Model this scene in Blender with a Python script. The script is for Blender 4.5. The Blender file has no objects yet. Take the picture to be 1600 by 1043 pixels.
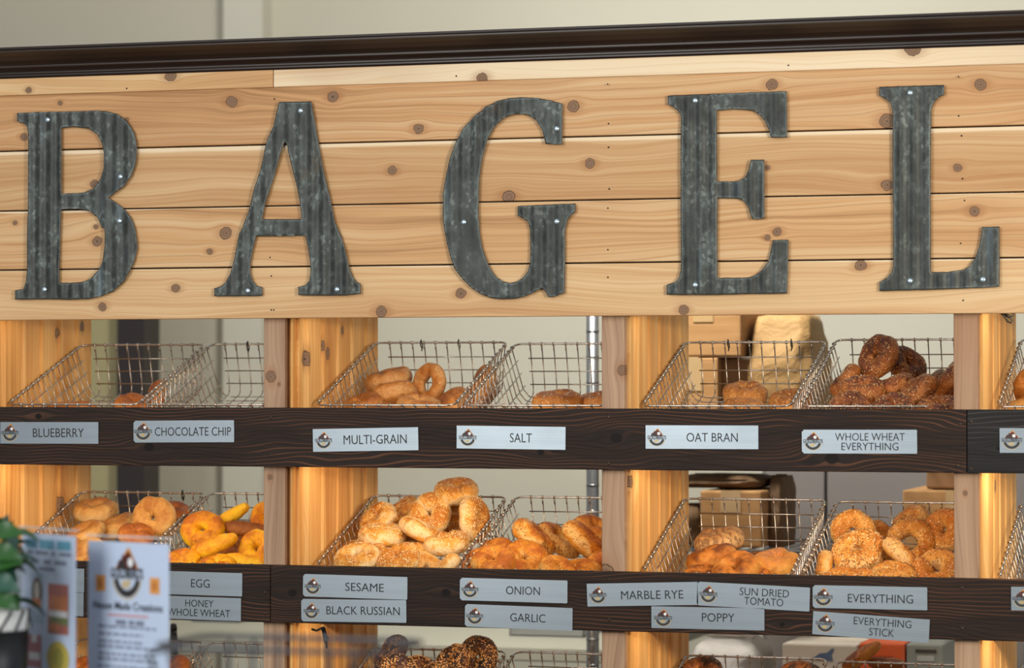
import bpy, bmesh, math, random
from math import sin, cos, pi, radians as R
from mathutils import Vector, Matrix, Quaternion
from mathutils.geometry import delaunay_2d_cdt
from mathutils import noise as mnoise
random.seed(7)
scene = bpy.context.scene
C = scene.collection
# ------------------------------------------------------------------ camera, world, lights, exposure
F_PX, YAW, PITCH, DIST, ZC = 4597.0, R(17.0), R(0.957), 4.8, 1.55
FW = Vector((-sin(YAW)*cos(PITCH), cos(YAW)*cos(PITCH), sin(PITCH)))
RT = Vector((cos(YAW), sin(YAW), 0)); UP = RT.cross(FW)
CAM = Vector((sin(YAW)*DIST, -cos(YAW)*DIST, ZC))
cd = bpy.data.cameras.new('camera'); cam = bpy.data.objects.new('camera', cd); C.objects.link(cam)
cd.sensor_width = 36; cd.lens = F_PX/1600*36; cd.clip_start = .05; cd.clip_end = 60
cam.matrix_world = Matrix(((RT.x, UP.x, -FW.x, CAM.x), (RT.y, UP.y, -FW.y, CAM.y), (RT.z, UP.z, -FW.z, CAM.z), (0, 0, 0, 1)))
cd.dof.use_dof = True; cd.dof.focus_distance = 4.85; cd.dof.aperture_fstop = 5.0; cd.dof.aperture_blades = 0
scene.camera = cam

def at(px, py, Y=0.0):
    """point of the vertical plane y = Y seen at a pixel of the 1600x1043 photograph"""
    d = FW + RT*((px-800)/F_PX) + UP*((521.5-py)/F_PX)
    return CAM + d*((Y-CAM.y)/d.y)
def ppm(p):                       # pixels per metre at a point
    return F_PX/((Vector(p)-CAM).dot(FW))

w = bpy.data.worlds.new('world'); scene.world = w; w.use_nodes = True
w.node_tree.nodes['Background'].inputs[0].default_value = (.90, .92, .96, 1)
w.node_tree.nodes['Background'].inputs[1].default_value = .42

def area(name, loc, target, size, power, col, size_y=None, spread=None):
    l = bpy.data.lights.new(name, 'AREA'); l.energy = power; l.color = col; l.size = size
    if size_y: l.shape = 'RECTANGLE'; l.size_y = size_y
    if spread: l.spread = spread
    o = bpy.data.objects.new(name, l); C.objects.link(o); o.location = loc
    o.rotation_euler = (Vector(target)-Vector(loc)).to_track_quat('-Z', 'Y').to_euler()
    return o
def spot(name, loc, target, power, col, deg, blend=.5, rad=.05):
    l = bpy.data.lights.new(name, 'SPOT'); l.energy = power; l.color = col; l.spot_size = R(deg); l.spot_blend = blend
    l.shadow_soft_size = rad
    o = bpy.data.objects.new(name, l); C.objects.link(o); o.location = loc
    o.rotation_euler = (Vector(target)-Vector(loc)).to_track_quat('-Z', 'Y').to_euler()
    return o
WARM = (1, .74, .44)
area('window_daylight', (-1.1, -4.7, 2.5), (0, 0, 1.7), 1.5, 88, (.97, .96, .93), size_y=2.4)
area('window_daylight', (3.6, -3.4, 2.2), (0, 0, 1.3), 1.2, 55, (.95, .97, 1))
spot('track_spot', (2.5, -2.6, 1.75), (-.1, .15, 1.30), 135, (1, .80, .53), 42, .6, .08)
spot('kitchen_fill_spot', (-.1, .62, 2.55), (.3, 3.0, 1.2), 175, (1, .985, .93), 150, .9, .15)  # unseen fill spot, added to brighten the back wall and cartons
# warm LED strips fixed behind the sign board and the dark rails, one per bay
for zz, pw in ((1.672, .28), (1.424, .62), (1.170, .48)):
    for x0, x1 in ((-.93, -.44), (-.36, .145), (.21, .715), (.775, 1.05)):
        area('led_strip_light', ((x0+x1)/2, .014, zz), ((x0+x1)/2, .30, zz-.16), x1-x0-.04, pw, (1, .75, .46), size_y=.010)
scene.view_settings.view_transform = 'Standard'; scene.view_settings.look = 'None'
scene.view_settings.gamma = 1; scene.view_settings.use_curve_mapping = False
scene.view_settings.exposure = 0.08

# ------------------------------------------------------------------ node helpers and materials
def S(h):
    h = h.lstrip('#'); v = [int(h[i:i+2], 16)/255 for i in (0, 2, 4)]
    return tuple((c/12.92 if c <= .04045 else ((c+.055)/1.055)**2.4) for c in v)+(1,)
class NT:
    def __init__(s, name):
        s.m = bpy.data.materials.new(name); s.m.use_nodes = True; s.t = s.m.node_tree
        s.b = s.t.nodes['Principled BSDF']
    def n(s, typ, ins=None, **kw):
        nd = s.t.nodes.new(typ)
        for k, v in kw.items(): setattr(nd, k, v)
        for k, v in (ins or {}).items(): s.put(nd.inputs[k], v)
        return nd
    def put(s, sock, v):
        if isinstance(v, bpy.types.NodeSocket): s.t.links.new(v, sock)
        elif isinstance(v, bpy.types.Node): s.t.links.new(v.outputs[0], sock)
        else:
            if sock.type == 'RGBA' and not hasattr(v, '__len__'): v = (v, v, v, 1)
            sock.default_value = v
    def math(s, op, a, b=0.0, clamp=False):
        nd = s.n('ShaderNodeMath', {0: a, 1: b}, operation=op); nd.use_clamp = clamp; return nd.outputs[0]
    def coord(s, kind='Object', scale=(1, 1, 1), loc=(0, 0, 0)):
        tc = s.n('ShaderNodeTexCoord')
        return s.n('ShaderNodeMapping', {'Vector': tc.outputs[kind], 'Scale': scale, 'Location': loc}).outputs[0]
    def noise(s, vec, scale, detail=4, rough=.55, dist=0):
        return s.n('ShaderNodeTexNoise', {'Vector': vec, 'Scale': scale, 'Detail': detail, 'Roughness': rough, 'Distortion': dist}).outputs['Fac']
    def ramp(s, fac, stops):
        nd = s.n('ShaderNodeValToRGB', {'Fac': fac}); cr = nd.color_ramp
        while len(cr.elements) < len(stops): cr.elements.new(.5)
        for e, (p, c) in zip(cr.elements, stops):
            e.position = p; e.color = S(c) if isinstance(c, str) else (c if hasattr(c, '__len__') else (c, c, c, 1))
        return nd.outputs['Color']
    def mix(s, fac, a, b, mode='MIX'):
        nd = s.n('ShaderNodeMix', data_type='RGBA', blend_type=mode)
        s.put(nd.inputs[0], fac)
        s.put(nd.inputs[6], S(a) if isinstance(a, str) else a); s.put(nd.inputs[7], S(b) if isinstance(b, str) else b)
        return nd.outputs[2]
    def smooth(s, v, a, b):
        return s.n('ShaderNodeMapRange', {0: v, 1: a, 2: b, 3: 0.0, 4: 1.0}, interpolation_type='SMOOTHSTEP').outputs[0]
    def bump(s, h, strength=.3, dist=.002):
        s.put(s.b.inputs['Normal'], s.n('ShaderNodeBump', {'Height': h, 'Strength': strength, 'Distance': dist}).outputs[0])
    def done(s, col=None, rough=.5, metal=0, spec=.5):
        if col is not None: s.put(s.b.inputs['Base Color'], S(col) if isinstance(col, str) else col)
        s.put(s.b.inputs['Roughness'], rough); s.put(s.b.inputs['Metallic'], metal)
        s.put(s.b.inputs['Specular IOR Level'], spec)
        return s.m

def flat(name, col, rough=.5, metal=0, spec=.5):
    return NT(name).done(col, rough, metal, spec)

def cedar(name, knots, light, mid, dark, along='X', zspread=.1, top=None):
    """sawn cedar: long stretched grain bent round real knots; coordinates are world metres on the board face"""
    t = NT(name)
    g = t.n('ShaderNodeNewGeometry').outputs['Position']
    sp = t.n('ShaderNodeSeparateXYZ', {0: g})
    u, v = (sp.outputs['X'], sp.outputs['Z']) if along == 'X' else ((sp.outputs['Z'], sp.outputs['Y']) if along == 'ZY' else (sp.outputs['Z'], sp.outputs['X']))
    rnd = t.n('ShaderNodeObjectInfo').outputs['Random']
    rz = t.math('MULTIPLY', rnd, 37.0)
    vv = v; kn = None; halo = None
    for (kx, kz, kr) in knots:
        dx = t.math('SUBTRACT', u, kx); dz = t.math('SUBTRACT', v, kz)
        a = t.math('MULTIPLY', dx, 1/(kr*2.6)); b = t.math('MULTIPLY', dz, 1/(kr*1.7))
        d2 = t.math('ADD', t.math('MULTIPLY', a, a), t.math('MULTIPLY', b, b))
        e = t.math('DIVIDE', 1.0, t.math('ADD', 1.0, t.math('MULTIPLY', d2, d2)))
        vv = t.math('SUBTRACT', vv, t.math('MULTIPLY', t.math('MULTIPLY', dz, .85), e))
        ak = t.math('MULTIPLY', dx, 1/kr); bk = t.math('MULTIPLY', dz, 1/(kr*.95))
        d = t.math('SQRT', t.math('ADD', t.math('MULTIPLY', ak, ak), t.math('MULTIPLY', bk, bk)))
        kn = d if kn is None else t.math('MINIMUM', kn, d)
        hh = t.math('SQRT', d2)
        halo = hh if halo is None else t.math('MINIMUM', halo, hh)
    comb = t.n('ShaderNodeCombineXYZ', {0: u, 1: vv, 2: rz}).outputs[0]
    def st(su, sv):
        return t.n('ShaderNodeMapping', {'Vector': comb, 'Scale': (su, sv, 1)}).outputs[0]
    warp = t.noise(st(1.6, 7), 1.0, 2, .5)
    vw = t.math('ADD', vv, t.math('MULTIPLY', warp, .09))
    comb2 = t.n('ShaderNodeCombineXYZ', {0: u, 1: vw, 2: rz}).outputs[0]
    def st2(su, sv):
        return t.n('ShaderNodeMapping', {'Vector': comb2, 'Scale': (su, sv, 1)}).outputs[0]
    broad = t.noise(st2(.8, 26), 1.0, 2, .5)
    fine = t.noise(st2(1.5, 170), 1.0, 3, .6)
    hair = t.noise(st2(14, 900), 1.0, 2, .6)
    ring = t.n('ShaderNodeTexWave', {'Vector': st2(.35, 24), 'Scale': 1.0, 'Distortion': 3.0, 'Detail': 2.0, 'Detail Scale': .6}, bands_direction='Y', wave_profile='SAW').outputs['Fac']
    col = t.ramp(t.math('ADD', t.math('MULTIPLY', broad, .52), t.math('MULTIPLY', fine, .48)), [(.32, dark), (.48, mid), (.64, light)])
    col = t.mix(t.math('MULTIPLY', t.smooth(ring, .80, 1.0), .48), col, dark)
    col = t.mix(t.math('MULTIPLY', t.smooth(hair, .35, .75), .18), col, light)
    patch = t.noise(t.n('ShaderNodeMapping', {'Vector': comb, 'Scale': (2.0, 5, 1)}).outputs[0], 1.0, 2)
    col = t.mix(t.math('MULTIPLY', t.smooth(patch, .5, .75), .35), col, '#a9764c')
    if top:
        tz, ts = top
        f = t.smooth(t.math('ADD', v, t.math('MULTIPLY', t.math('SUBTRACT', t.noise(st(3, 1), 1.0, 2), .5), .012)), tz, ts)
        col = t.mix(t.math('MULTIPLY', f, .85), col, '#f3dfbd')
    if kn is not None:
        wob = t.noise(g, 80, 2)
        k = t.math('ADD', kn, t.math('MULTIPLY', t.math('SUBTRACT', wob, .5), .7))
        col = t.mix(t.math('MULTIPLY', t.math('SUBTRACT', 1.0, t.smooth(halo, .1, 1.15)), .55), col, '#9c6238')
        kc = t.ramp(t.math('MULTIPLY', k, .9), [(.0, '#4f3a2b'), (.22, '#8f7158'), (.50, '#7c5f49'), (.74, '#977658'), (.88, '#35241a')])
        col = t.mix(t.math('SUBTRACT', 1.0, t.smooth(k, .92, 1.12)), col, kc)
    t.bump(t.math('ADD', fine, t.math('MULTIPLY', hair, .4)), .35, .0008)
    return t.done(col, .62, 0, .35)

def stained(name, knots, base='#1f1815', line='#6b4733', mid='#33251e'):
    t = NT(name)
    g = t.n('ShaderNodeNewGeometry').outputs['Position']
    sp = t.n('ShaderNodeSeparateXYZ', {0: g}); u, v = sp.outputs['X'], sp.outputs['Z']
    rz = t.math('MULTIPLY', t.n('ShaderNodeObjectInfo').outputs['Random'], 37.0)
    vv = v; kn = None
    for (kx, kz, kr) in knots:
        dx = t.math('SUBTRACT', u, kx); dz = t.math('SUBTRACT', v, kz)
        a = t.math('MULTIPLY', dx, 1/(kr*5)); b = t.math('MULTIPLY', dz, 1/(kr*2.2))
        d2 = t.math('ADD', t.math('MULTIPLY', a, a), t.math('MULTIPLY', b, b))
        e = t.math('DIVIDE', 1.0, t.math('ADD', 1.0, t.math('MULTIPLY', d2, d2)))
        vv = t.math('SUBTRACT', vv, t.math('MULTIPLY', t.math('MULTIPLY', dz, .9), e))
        d = t.math('SQRT', t.math('ADD', t.math('POWER', t.math('MULTIPLY', dx, 1/kr), 2.0), t.math('POWER', t.math('MULTIPLY', dz, 1.3/kr), 2.0)))
        kn = d if kn is None else t.math('MINIMUM', kn, d)
    comb = t.n('ShaderNodeCombineXYZ', {0: u, 1: vv, 2: rz}).outputs[0]
    st = lambda su, sv: t.n('ShaderNodeMapping', {'Vector': comb, 'Scale': (su, sv, 1)}).outputs[0]
    warp = t.noise(st(3.0, 9), 1.0, 2, .5)
    vw = t.math('ADD', vv, t.math('MULTIPLY', warp, .075))
    ph = t.math('MULTIPLY', vw, 150.0)
    fr = t.math('FRACT', ph)
    ln = t.math('MULTIPLY', t.smooth(fr, .60, .88), t.math('SUBTRACT', 1.0, t.smooth(fr, .93, 1.0)))
    fade = t.smooth(t.noise(st(2.2, 25), 1.0, 3), .38, .64)
    hair = t.noise(st(9, 420), 1.0, 3, .6)
    col = t.mix(t.smooth(hair, .3, .75), base, mid)
    col = t.mix(t.math('MULTIPLY', t.math('MULTIPLY', ln, fade), .8), col, line)
    if kn is not None:
        col = t.mix(t.math('SUBTRACT', 1.0, t.smooth(kn, .75, 1.1)), col, '#120c0a')
    t.bump(t.math('ADD', t.math('MULTIPLY', hair, .6), ln), .35, .0009)
    return t.done(col, .6, 0, .22)

def galvanized():
    t = NT('galvanized_steel')
    o = t.n('ShaderNodeNewGeometry').outputs['Position']
    vec = t.n('ShaderNodeMapping', {'Vector': o, 'Scale': (1, .1, .7)}).outputs[0]
    n1 = t.noise(vec, 22, 4, .6); n2 = t.noise(vec, 110, 3, .6)
    vs = t.n('ShaderNodeMapping', {'Vector': o, 'Scale': (1, .1, .12)}).outputs[0]
    n3 = t.noise(vs, 38, 3, .6)
    vo = t.n('ShaderNodeTexVoronoi', {'Vector': t.n('ShaderNodeMapping', {'Vector': o, 'Scale': (1, .1, .7)}).outputs[0], 'Scale': 210.0, 'Randomness': 1.0})
    cell = t.n('ShaderNodeSeparateColor', {0: vo.outputs['Color']}).outputs[0]
    col = t.ramp(t.math('ADD', t.math('MULTIPLY', n1, .6), t.math('MULTIPLY', n2, .4)), [(.34, '#272a28'), (.5, '#3d413e'), (.66, '#57605d')])
    flake = t.math('MULTIPLY', t.smooth(cell, .78, .95), t.smooth(n1, .42, .62))
    fl2 = t.math('MULTIPLY', t.smooth(n2, .60, .72), t.smooth(n1, .35, .6))
    col = t.mix(t.math('MULTIPLY', flake, .42), col, '#8b9690')
    col = t.mix(t.math('MULTIPLY', fl2, .40), col, '#7d8a86')
    col = t.mix(t.math('MULTIPLY', t.smooth(n3, .58, .80), .45), col, '#6f8390')
    rust = t.smooth(t.noise(vec, 13, 5, .7), .62, .75)
    col = t.mix(t.math('MULTIPLY', rust, .4), col, '#6b5230')
    ea = t.n('ShaderNodeAttribute', attribute_name='edge').outputs['Fac']
    ew = t.math('ADD', ea, t.math('MULTIPLY', t.math('SUBTRACT', n2, .5), .7))
    col = t.mix(t.math('MULTIPLY', t.smooth(ew, .25, .6), .30), col, '#7d8c8c')
    col = t.mix(t.math('MULTIPLY', t.smooth(ew, .62, .95), .75), col, '#55412a')
    t.bump(n2, .25, .001)
    return t.done(col, t.math('ADD', .38, t.math('MULTIPLY', n2, .25)), .35, .5)

def bagel_mat(name, pale, gold, brown, blotch=.5, speck=None, swirl=None, rough=.38):
    t = NT(name)
    o = t.coord('Object'); rnd = t.n('ShaderNodeObjectInfo').outputs['Random']
    o = t.n('ShaderNodeVectorMath', {0: o, 1: t.n('ShaderNodeCombineXYZ', {0: t.math('MULTIPLY', rnd, 50.0)}).outputs[0]}, operation='ADD').outputs[0]
    z = t.n('ShaderNodeSeparateXYZ', {0: t.n('ShaderNodeTexCoord').outputs['Object']}).outputs['Z']
    n1 = t.noise(o, 2.6, 3, .55); n2 = t.noise(o, 9, 4, .6); n3 = t.noise(o, 45, 3, .6)
    h = t.math('ADD', t.math('MULTIPLY', z, 2.2), t.math('ADD', t.math('MULTIPLY', t.math('SUBTRACT', n1, .5), 1.7*blotch), t.math('MULTIPLY', t.math('SUBTRACT', n2, .5), .6)))
    h = t.math('ADD', h, t.math('MULTIPLY', t.math('SUBTRACT', rnd, .5), .22))
    f = t.math('ADD', h, .36, True)
    col = t.ramp(f, [(.0, gold), (.22, pale), (.42, pale), (.68, gold), (1.0, brown)])
    if swirl:
        sw = t.noise(o, 3.4, 3, .5, 3.2)
        col = t.mix(t.math('MULTIPLY', t.smooth(sw, .5, .56), .75), col, swirl)
    if speck:
        col = t.mix(t.math('MULTIPLY', t.smooth(t.noise(o, 30, 3, .6), .55, .68), .75), col, speck)
    hgt = t.math('ADD', t.math('MULTIPLY', n2, 1.0), t.math('MULTIPLY', n3, .35))
    t.bump(hgt, .4, .022)
    t.b.inputs['Subsurface Weight'].default_value = .08
    t.b.inputs['Subsurface Radius'].default_value = (.03, .015, .006)
    t.b.inputs['Subsurface Scale'].default_value = .2
    return t.done(col, rough, 0, .45)

def card_mat():
    t = NT('cardboard'); p = t.n('ShaderNodeNewGeometry').outputs['Position']
    n = t.noise(t.n('ShaderNodeMapping', {'Vector': p, 'Scale': (1, 1, 12)}).outputs[0], 8, 3)
    t.bump(n, .3, .002)
    return t.done(t.mix(n, '#93693f', '#b28a5b'), .8, 0, .2)

def wall_mat(name, a, b):
    t = NT(name); p = t.n('ShaderNodeNewGeometry').outputs['Position']
    n = t.noise(p, 1.1, 3); f = t.noise(p, 160, 2)
    t.bump(f, .2, .001)
    return t.done(t.mix(t.smooth(n, .35, .65), a, b), .75, 0, .25)

steel = NT('wire_steel')
_n = steel.noise(steel.coord('Object'), 40, 3)
steel.done(steel.mix(_n, '#8f8378', '#d8d0c6'), .24, .95); M_wire = steel.m
M_chrome = flat('chrome', '#8b8c8b', .34, .9)
M_galv = galvanized()
M_rust = flat('rusty_cut_edge', '#4b3a28', .8, .1)
M_screw = flat('bright_zinc', '#c6dbe8', .28, .75)
M_black = flat('black_plastic', '#0c0c0d', .45)
M_ink = flat('black_ink', '#16181c', .6)
M_void = flat('dark_backing_board', '#1a120c', .9)

pl = NT('brushed_aluminium')
_v = pl.coord('Object', (2, 1, 420)); _n = pl.noise(_v, 1, 2)
_c = pl.noise(pl.coord('Object', (9, 1, 9)), 1.0, 2)
pl.bump(_n, .10, .0003)
pl.done(pl.mix(_n, '#87929a', '#9ea9b0'), pl.math('ADD', .26, pl.math('MULTIPLY', _c, .18)), .72, .5); M_plate = pl.m

# ------------------------------------------------------------------ mesh helpers
class MB:
    def __init__(s): s.v = []; s.f = []; s.mi = []
    def add(s, vs, fs, mi=0):
        b = len(s.v); s.v += [tuple(v) for v in vs]; s.f += [tuple(b+i for i in f) for f in fs]; s.mi += [mi]*len(fs)
    def box(s, a, b, mi=0, bev=0, M=None):
        x0, y0, z0 = a; x1, y1, z1 = b
        if bev <= 0:
            vs = [(x0,y0,z0),(x1,y0,z0),(x1,y1,z0),(x0,y1,z0),(x0,y0,z1),(x1,y0,z1),(x1,y1,z1),(x0,y1,z1)]
            fs = [(0,3,2,1),(4,5,6,7),(0,1,5,4),(1,2,6,5),(2,3,7,6),(3,0,4,7)]
        else:
            bm = bmesh.new(); bmesh.ops.create_cube(bm, size=1)
            for v in bm.verts: v.co = Vector(((x0+x1)/2+v.co.x*(x1-x0), (y0+y1)/2+v.co.y*(y1-y0), (z0+z1)/2+v.co.z*(z1-z0)))
            bmesh.ops.bevel(bm, geom=bm.edges[:], offset=bev, segments=2, affect='EDGES', profile=.5)
            bm.verts.index_update(); vs = [v.co.copy() for v in bm.verts]; fs = [[v.index for v in f.verts] for f in bm.faces]; bm.free()
        if M is not None: vs = [M @ Vector(v) for v in vs]
        s.add(vs, fs, mi)
    def tube(s, pts, r, n=6, closed=False, mi=0, caps=True):
        pts = [Vector(p) for p in pts]; N = len(pts); vs = []
        up = None
        for i, p in enumerate(pts):
            a = pts[(i-1) % N] if (closed or i > 0) else p; b = pts[(i+1) % N] if (closed or i < N-1) else p
            t = (b-a).normalized()
            if up is None:
                up = Vector((0, 0, 1)) if abs(t.z) < .9 else Vector((1, 0, 0))
            x = (up - t*up.dot(t)).normalized(); up = x; y = t.cross(x)
            rr = r[i] if hasattr(r, '__len__') else r
            for k in range(n):
                an = 2*pi*k/n; vs.append(p + (x*cos(an)+y*sin(an))*rr)
        fs = []
        for i in range(N if closed else N-1):
            j = (i+1) % N
            for k in range(n):
                k2 = (k+1) % n; fs.append((i*n+k, i*n+k2, j*n+k2, j*n+k))
        if not closed and caps: fs += [tuple(range(n))[::-1], tuple((N-1)*n+k for k in range(n))]
        s.add(vs, fs, mi)
    def lathe(s, prof, n=20, M=None, mi=0):
        vs = []; fs = []
        for (r, z) in prof:
            for k in range(n): vs.append(Vector((r*cos(2*pi*k/n), r*sin(2*pi*k/n), z)))
        for i in range(len(prof)-1):
            for k in range(n):
                k2 = (k+1) % n; fs.append((i*n+k, i*n+k2, (i+1)*n+k2, (i+1)*n+k))
        fs.append(tuple(range(n))[::-1]); fs.append(tuple((len(prof)-1)*n+k for k in range(n)))
        if M is not None: vs = [M @ v for v in vs]
        s.add(vs, fs, mi)
    def mesh(s, name, mats, smooth=False):
        me = bpy.data.meshes.new(name); me.from_pydata(s.v, [], s.f)
        for m in (mats if isinstance(mats, (list, tuple)) else [mats]): me.materials.append(m)
        me.polygons.foreach_set('material_index', s.mi)
        if smooth: me.polygons.foreach_set('use_smooth', [True]*len(s.f))
        me.update(); return me
    def build(s, name, mats, parent=None, smooth=False):
        return put(name, s.mesh(name, mats, smooth), parent)
def put(name, me, parent=None, loc=None):
    o = bpy.data.objects.new(name, me); C.objects.link(o)
    if parent: o.parent = parent
    if loc is not None: o.location = loc
    return o
def tag(o, label=None, cat=None, group=None, kind=None):
    if label: o['label'] = label
    if cat: o['category'] = cat
    if group: o['group'] = group
    if kind: o['kind'] = kind
    return o
def empty(name, loc=(0, 0, 0), label=None, cat=None, group=None):
    o = bpy.data.objects.new(name, None); C.objects.link(o); o.location = loc; o.empty_display_size = .05
    return tag(o, label, cat, group)
def copy_tree(o, parent=None):
    c = o.copy(); C.objects.link(c); c.parent = parent
    for ch in [x for x in KIDS.get(o, [])]:
        d = ch.copy(); C.objects.link(d); d.parent = c
    return c
KIDS = {}

# ------------------------------------------------------------------ the room behind and below
def wallbox(name, a, b, m, kind='structure'):
    mb = MB(); mb.box(a, b); return tag(mb.build(name, m), kind=kind)
M_wall = wall_mat('painted_wall', '#bdb7a4', '#c4bfad')
wallbox('floor', (-4, -5.2, -.05), (4, 3.2, 0), flat('floor_tile', '#6d6258', .5))
wallbox('wall_back', (-4, 3.0, 0), (4, 3.15, 3.8), M_wall)
pL, pR = at(349, 50, 2.93), at(410, 50, 2.93)
tag(wallbox('trim_1', (pL.x, 2.93, 0), (pR.x, 3.0, 3.8), wall_mat('cream_wall_trim', '#c3bfae', '#c9c5b5')), 'pale vertical wall pilaster rising above the dark moulding')
# olive return wall and dark door frame seen through the left bay
a, b = at(60, 520, 2.5), at(184, 520, 2.5)
wallbox('wall_left', (a.x-.6, 2.5, 0), (b.x, 2.6, 2.02), wall_mat('olive_wall', '#a0966f', '#a89e76'))
a, b = at(183, 520, 2.45), at(225, 520, 2.45)
tag(wallbox('trim_2', (a.x, 2.45, 0), (b.x, 2.55, 2.04), flat('dark_door_frame', '#241a16', .5)), 'dark brown vertical door frame behind the left baskets')

# ------------------------------------------------------------------ shelving rack
YF = -.022      # front face of rails and sign boards
rack = empty('shelving_rack', (0, 0, 0), 'cedar bagel rack with two dark front rails and panelled dividers', 'shelving')
def zof(l, Y=YF):  # mean world height of a horizontal edge measured at two picture points
    return (at(*l[0], Y).z + at(*l[1], Y).z)/2
Z_CT, Z_CB = zof(((0, 77), (1600, 19)), -.085), zof(((0, 122.5), (1600, 71)), -.028)
Z0, Z1, Z2, Z3, Z4 = (zof(((0, 146), (1600, 96))), zof(((0, 237), (1600, 195))), zof(((0, 331), (1600, 298))), zof(((0, 422), (1600, 402))), zof(((0, 500.5), (1600, 488))))
B1T, B1B = zof(((0, 636), (1600, 639))), zof(((0, 725), (1600, 739.5)))
B2T, B2B = zof(((120, 878), (1600, 904))), zof(((400, 969.5), (1600, 1004)))
X_L, X_R = at(0, 600).x - .25, at(1600, 600).x + .25

def K(*l, Y=YF):
    out = []
    for (x, y, r) in l:
        p = at(x, y, Y); out.append((p.x, p.z, r/ppm(p)))
    return out
LT, MD, DK = '#dcba8d', '#c79d6d', '#9c7146'
M_st1 = cedar('cedar_edge_strip_left', K((268, 119, 9), (47, 141, 5)), '#efd3a4', '#ddb27c', '#c39362')
M_st2 = cedar('cedar_edge_strip_right', K((755, 123, 9), (1427, 76, 12)), '#f4e3c4', '#eed6b0', '#dfbf94')
M_p1 = cedar('cedar_plank_top', K((94, 161, 4), (362, 159, 9), (520, 151, 9), (654, 201, 8), (896, 166, 9), (1206, 132, 9), (1532, 132, 9), (1386, 189, 12), (37, 214, 6), (198, 187, 4)), LT, '#cc9b69', DK)
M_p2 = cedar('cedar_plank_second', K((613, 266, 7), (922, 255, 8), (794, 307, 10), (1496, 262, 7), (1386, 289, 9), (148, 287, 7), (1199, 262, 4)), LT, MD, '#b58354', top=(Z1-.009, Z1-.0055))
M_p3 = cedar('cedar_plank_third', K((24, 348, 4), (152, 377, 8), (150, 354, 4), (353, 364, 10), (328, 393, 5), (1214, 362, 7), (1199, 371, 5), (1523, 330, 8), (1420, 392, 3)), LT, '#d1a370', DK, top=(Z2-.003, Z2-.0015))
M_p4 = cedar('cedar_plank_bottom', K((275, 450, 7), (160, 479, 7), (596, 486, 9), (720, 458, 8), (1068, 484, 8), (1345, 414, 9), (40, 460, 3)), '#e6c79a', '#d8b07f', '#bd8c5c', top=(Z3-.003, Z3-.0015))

sign = empty('sign_board', (0, 0, Z4), 'wide cedar plank sign board above the bagel baskets', 'sign board')
def plank(x0, x1, z0, z1, m, parent, name='plank', y0=YF, y1=-.002, lean=0):
    mb = MB(); mb.box((x0, y0, z0), (x1, y1, z1), bev=.0012)
    o = mb.build(name, m, parent)
    if parent: o.matrix_parent_inverse = Matrix.Translation(-Vector(parent.location))
    return o
xs = at(428.5, 130, YF).x
plank(X_L, xs-.0006, Z0-.004, Z_CB+.012, M_st1, sign, y0=YF-.005)
plank(xs+.0006, X_R, Z0-.004, Z_CB+.012, M_st2, sign, y0=YF-.005)
plank(X_L, X_R, Z1+.0012, Z0+.0035, M_p1, sign)
plank(X_L, X_R, Z2+.0012, Z1-.0012, M_p2, sign, y0=YF+.0005)
plank(X_L, X_R, Z3+.0012, Z2-.0012, M_p3, sign, y0=YF-.0005)
plank(X_L, X_R, Z4, Z3-.0012, M_p4, sign)
mb = MB(); mb.box((X_L, -.0018, Z4+.004), (X_R, .002, Z_CT-.01)); o = mb.build('backing_board', M_void, sign); o.matrix_parent_inverse = Matrix.Translation(-Vector(sign.location))
# nail holes
mb = MB()
for (x, y) in [(200, 138.6), (429, 154.5), (951, 132), (951, 193), (951, 230), (952, 295), (950, 325), (950, 390), (950, 433), (714.6, 119.3), (1233, 102.5), (1498.5, 120.5), (1498, 181), (1502.5, 212), (1504, 279), (1507, 313), (1501, 380), (1505, 469), (422, 402), (424, 431), (424, 484), (428, 484), (497, 219.5), (420, 243)]:
    p = at(x, y, YF); rr = .0014
    mb.add([(p.x+rr*cos(a*pi/4), YF-.0006 if y > 150 else YF-.0056, p.z+rr*sin(a*pi/4)) for a in range(8)], [tuple(range(8))])
o = mb.build('nail_hole', flat('nail_hole_dark', '#1d120b', .9), sign); o.matrix_parent_inverse = Matrix.Translation(-Vector(sign.location)); tag(o, kind='stuff')
# crown moulding
prof = [(0, 0), (-.004, 0), (-.006, .003), (-.006, .0055), (-.010, .007), (-.010, .0095), (-.013, .011), (-.017, .0165), (-.019, .0175), (-.019, .020), (-.024, .0215), (-.030, .027), (-.040, .034), (-.048, .0385), (-.052, .040), (-.052, .0425), (-.057, .044), (-.059, .047), (-.0595, Z_CT-Z_CB), (0, Z_CT-Z_CB)]
mb = MB(); n = len(prof); vs = []
for x in (X_L, X_R): vs += [(x, YF-.003+a, Z_CB+b) for a, b in prof]
fs = [(i, (i+1) % n, n+(i+1) % n, n+i) for i in range(n)] + [tuple(range(n))[::-1], tuple(range(n, 2*n))]
mb.add(vs, fs)
t = NT('dark_stained_moulding'); g = t.n('ShaderNodeNewGeometry').outputs['Position']
nn = t.noise(t.n('ShaderNodeMapping', {'Vector': g, 'Scale': (3, 90, 90)}).outputs[0], 1, 3)
M_mold = t.done(t.mix(nn, '#150d0b', '#2a1913'), .38, 0, .5)
o = mb.build('crown_moulding', M_mold, sign); o.matrix_parent_inverse = Matrix.Translation(-Vector(sign.location)); tag(o, 'dark stained crown moulding along the top')

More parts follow.
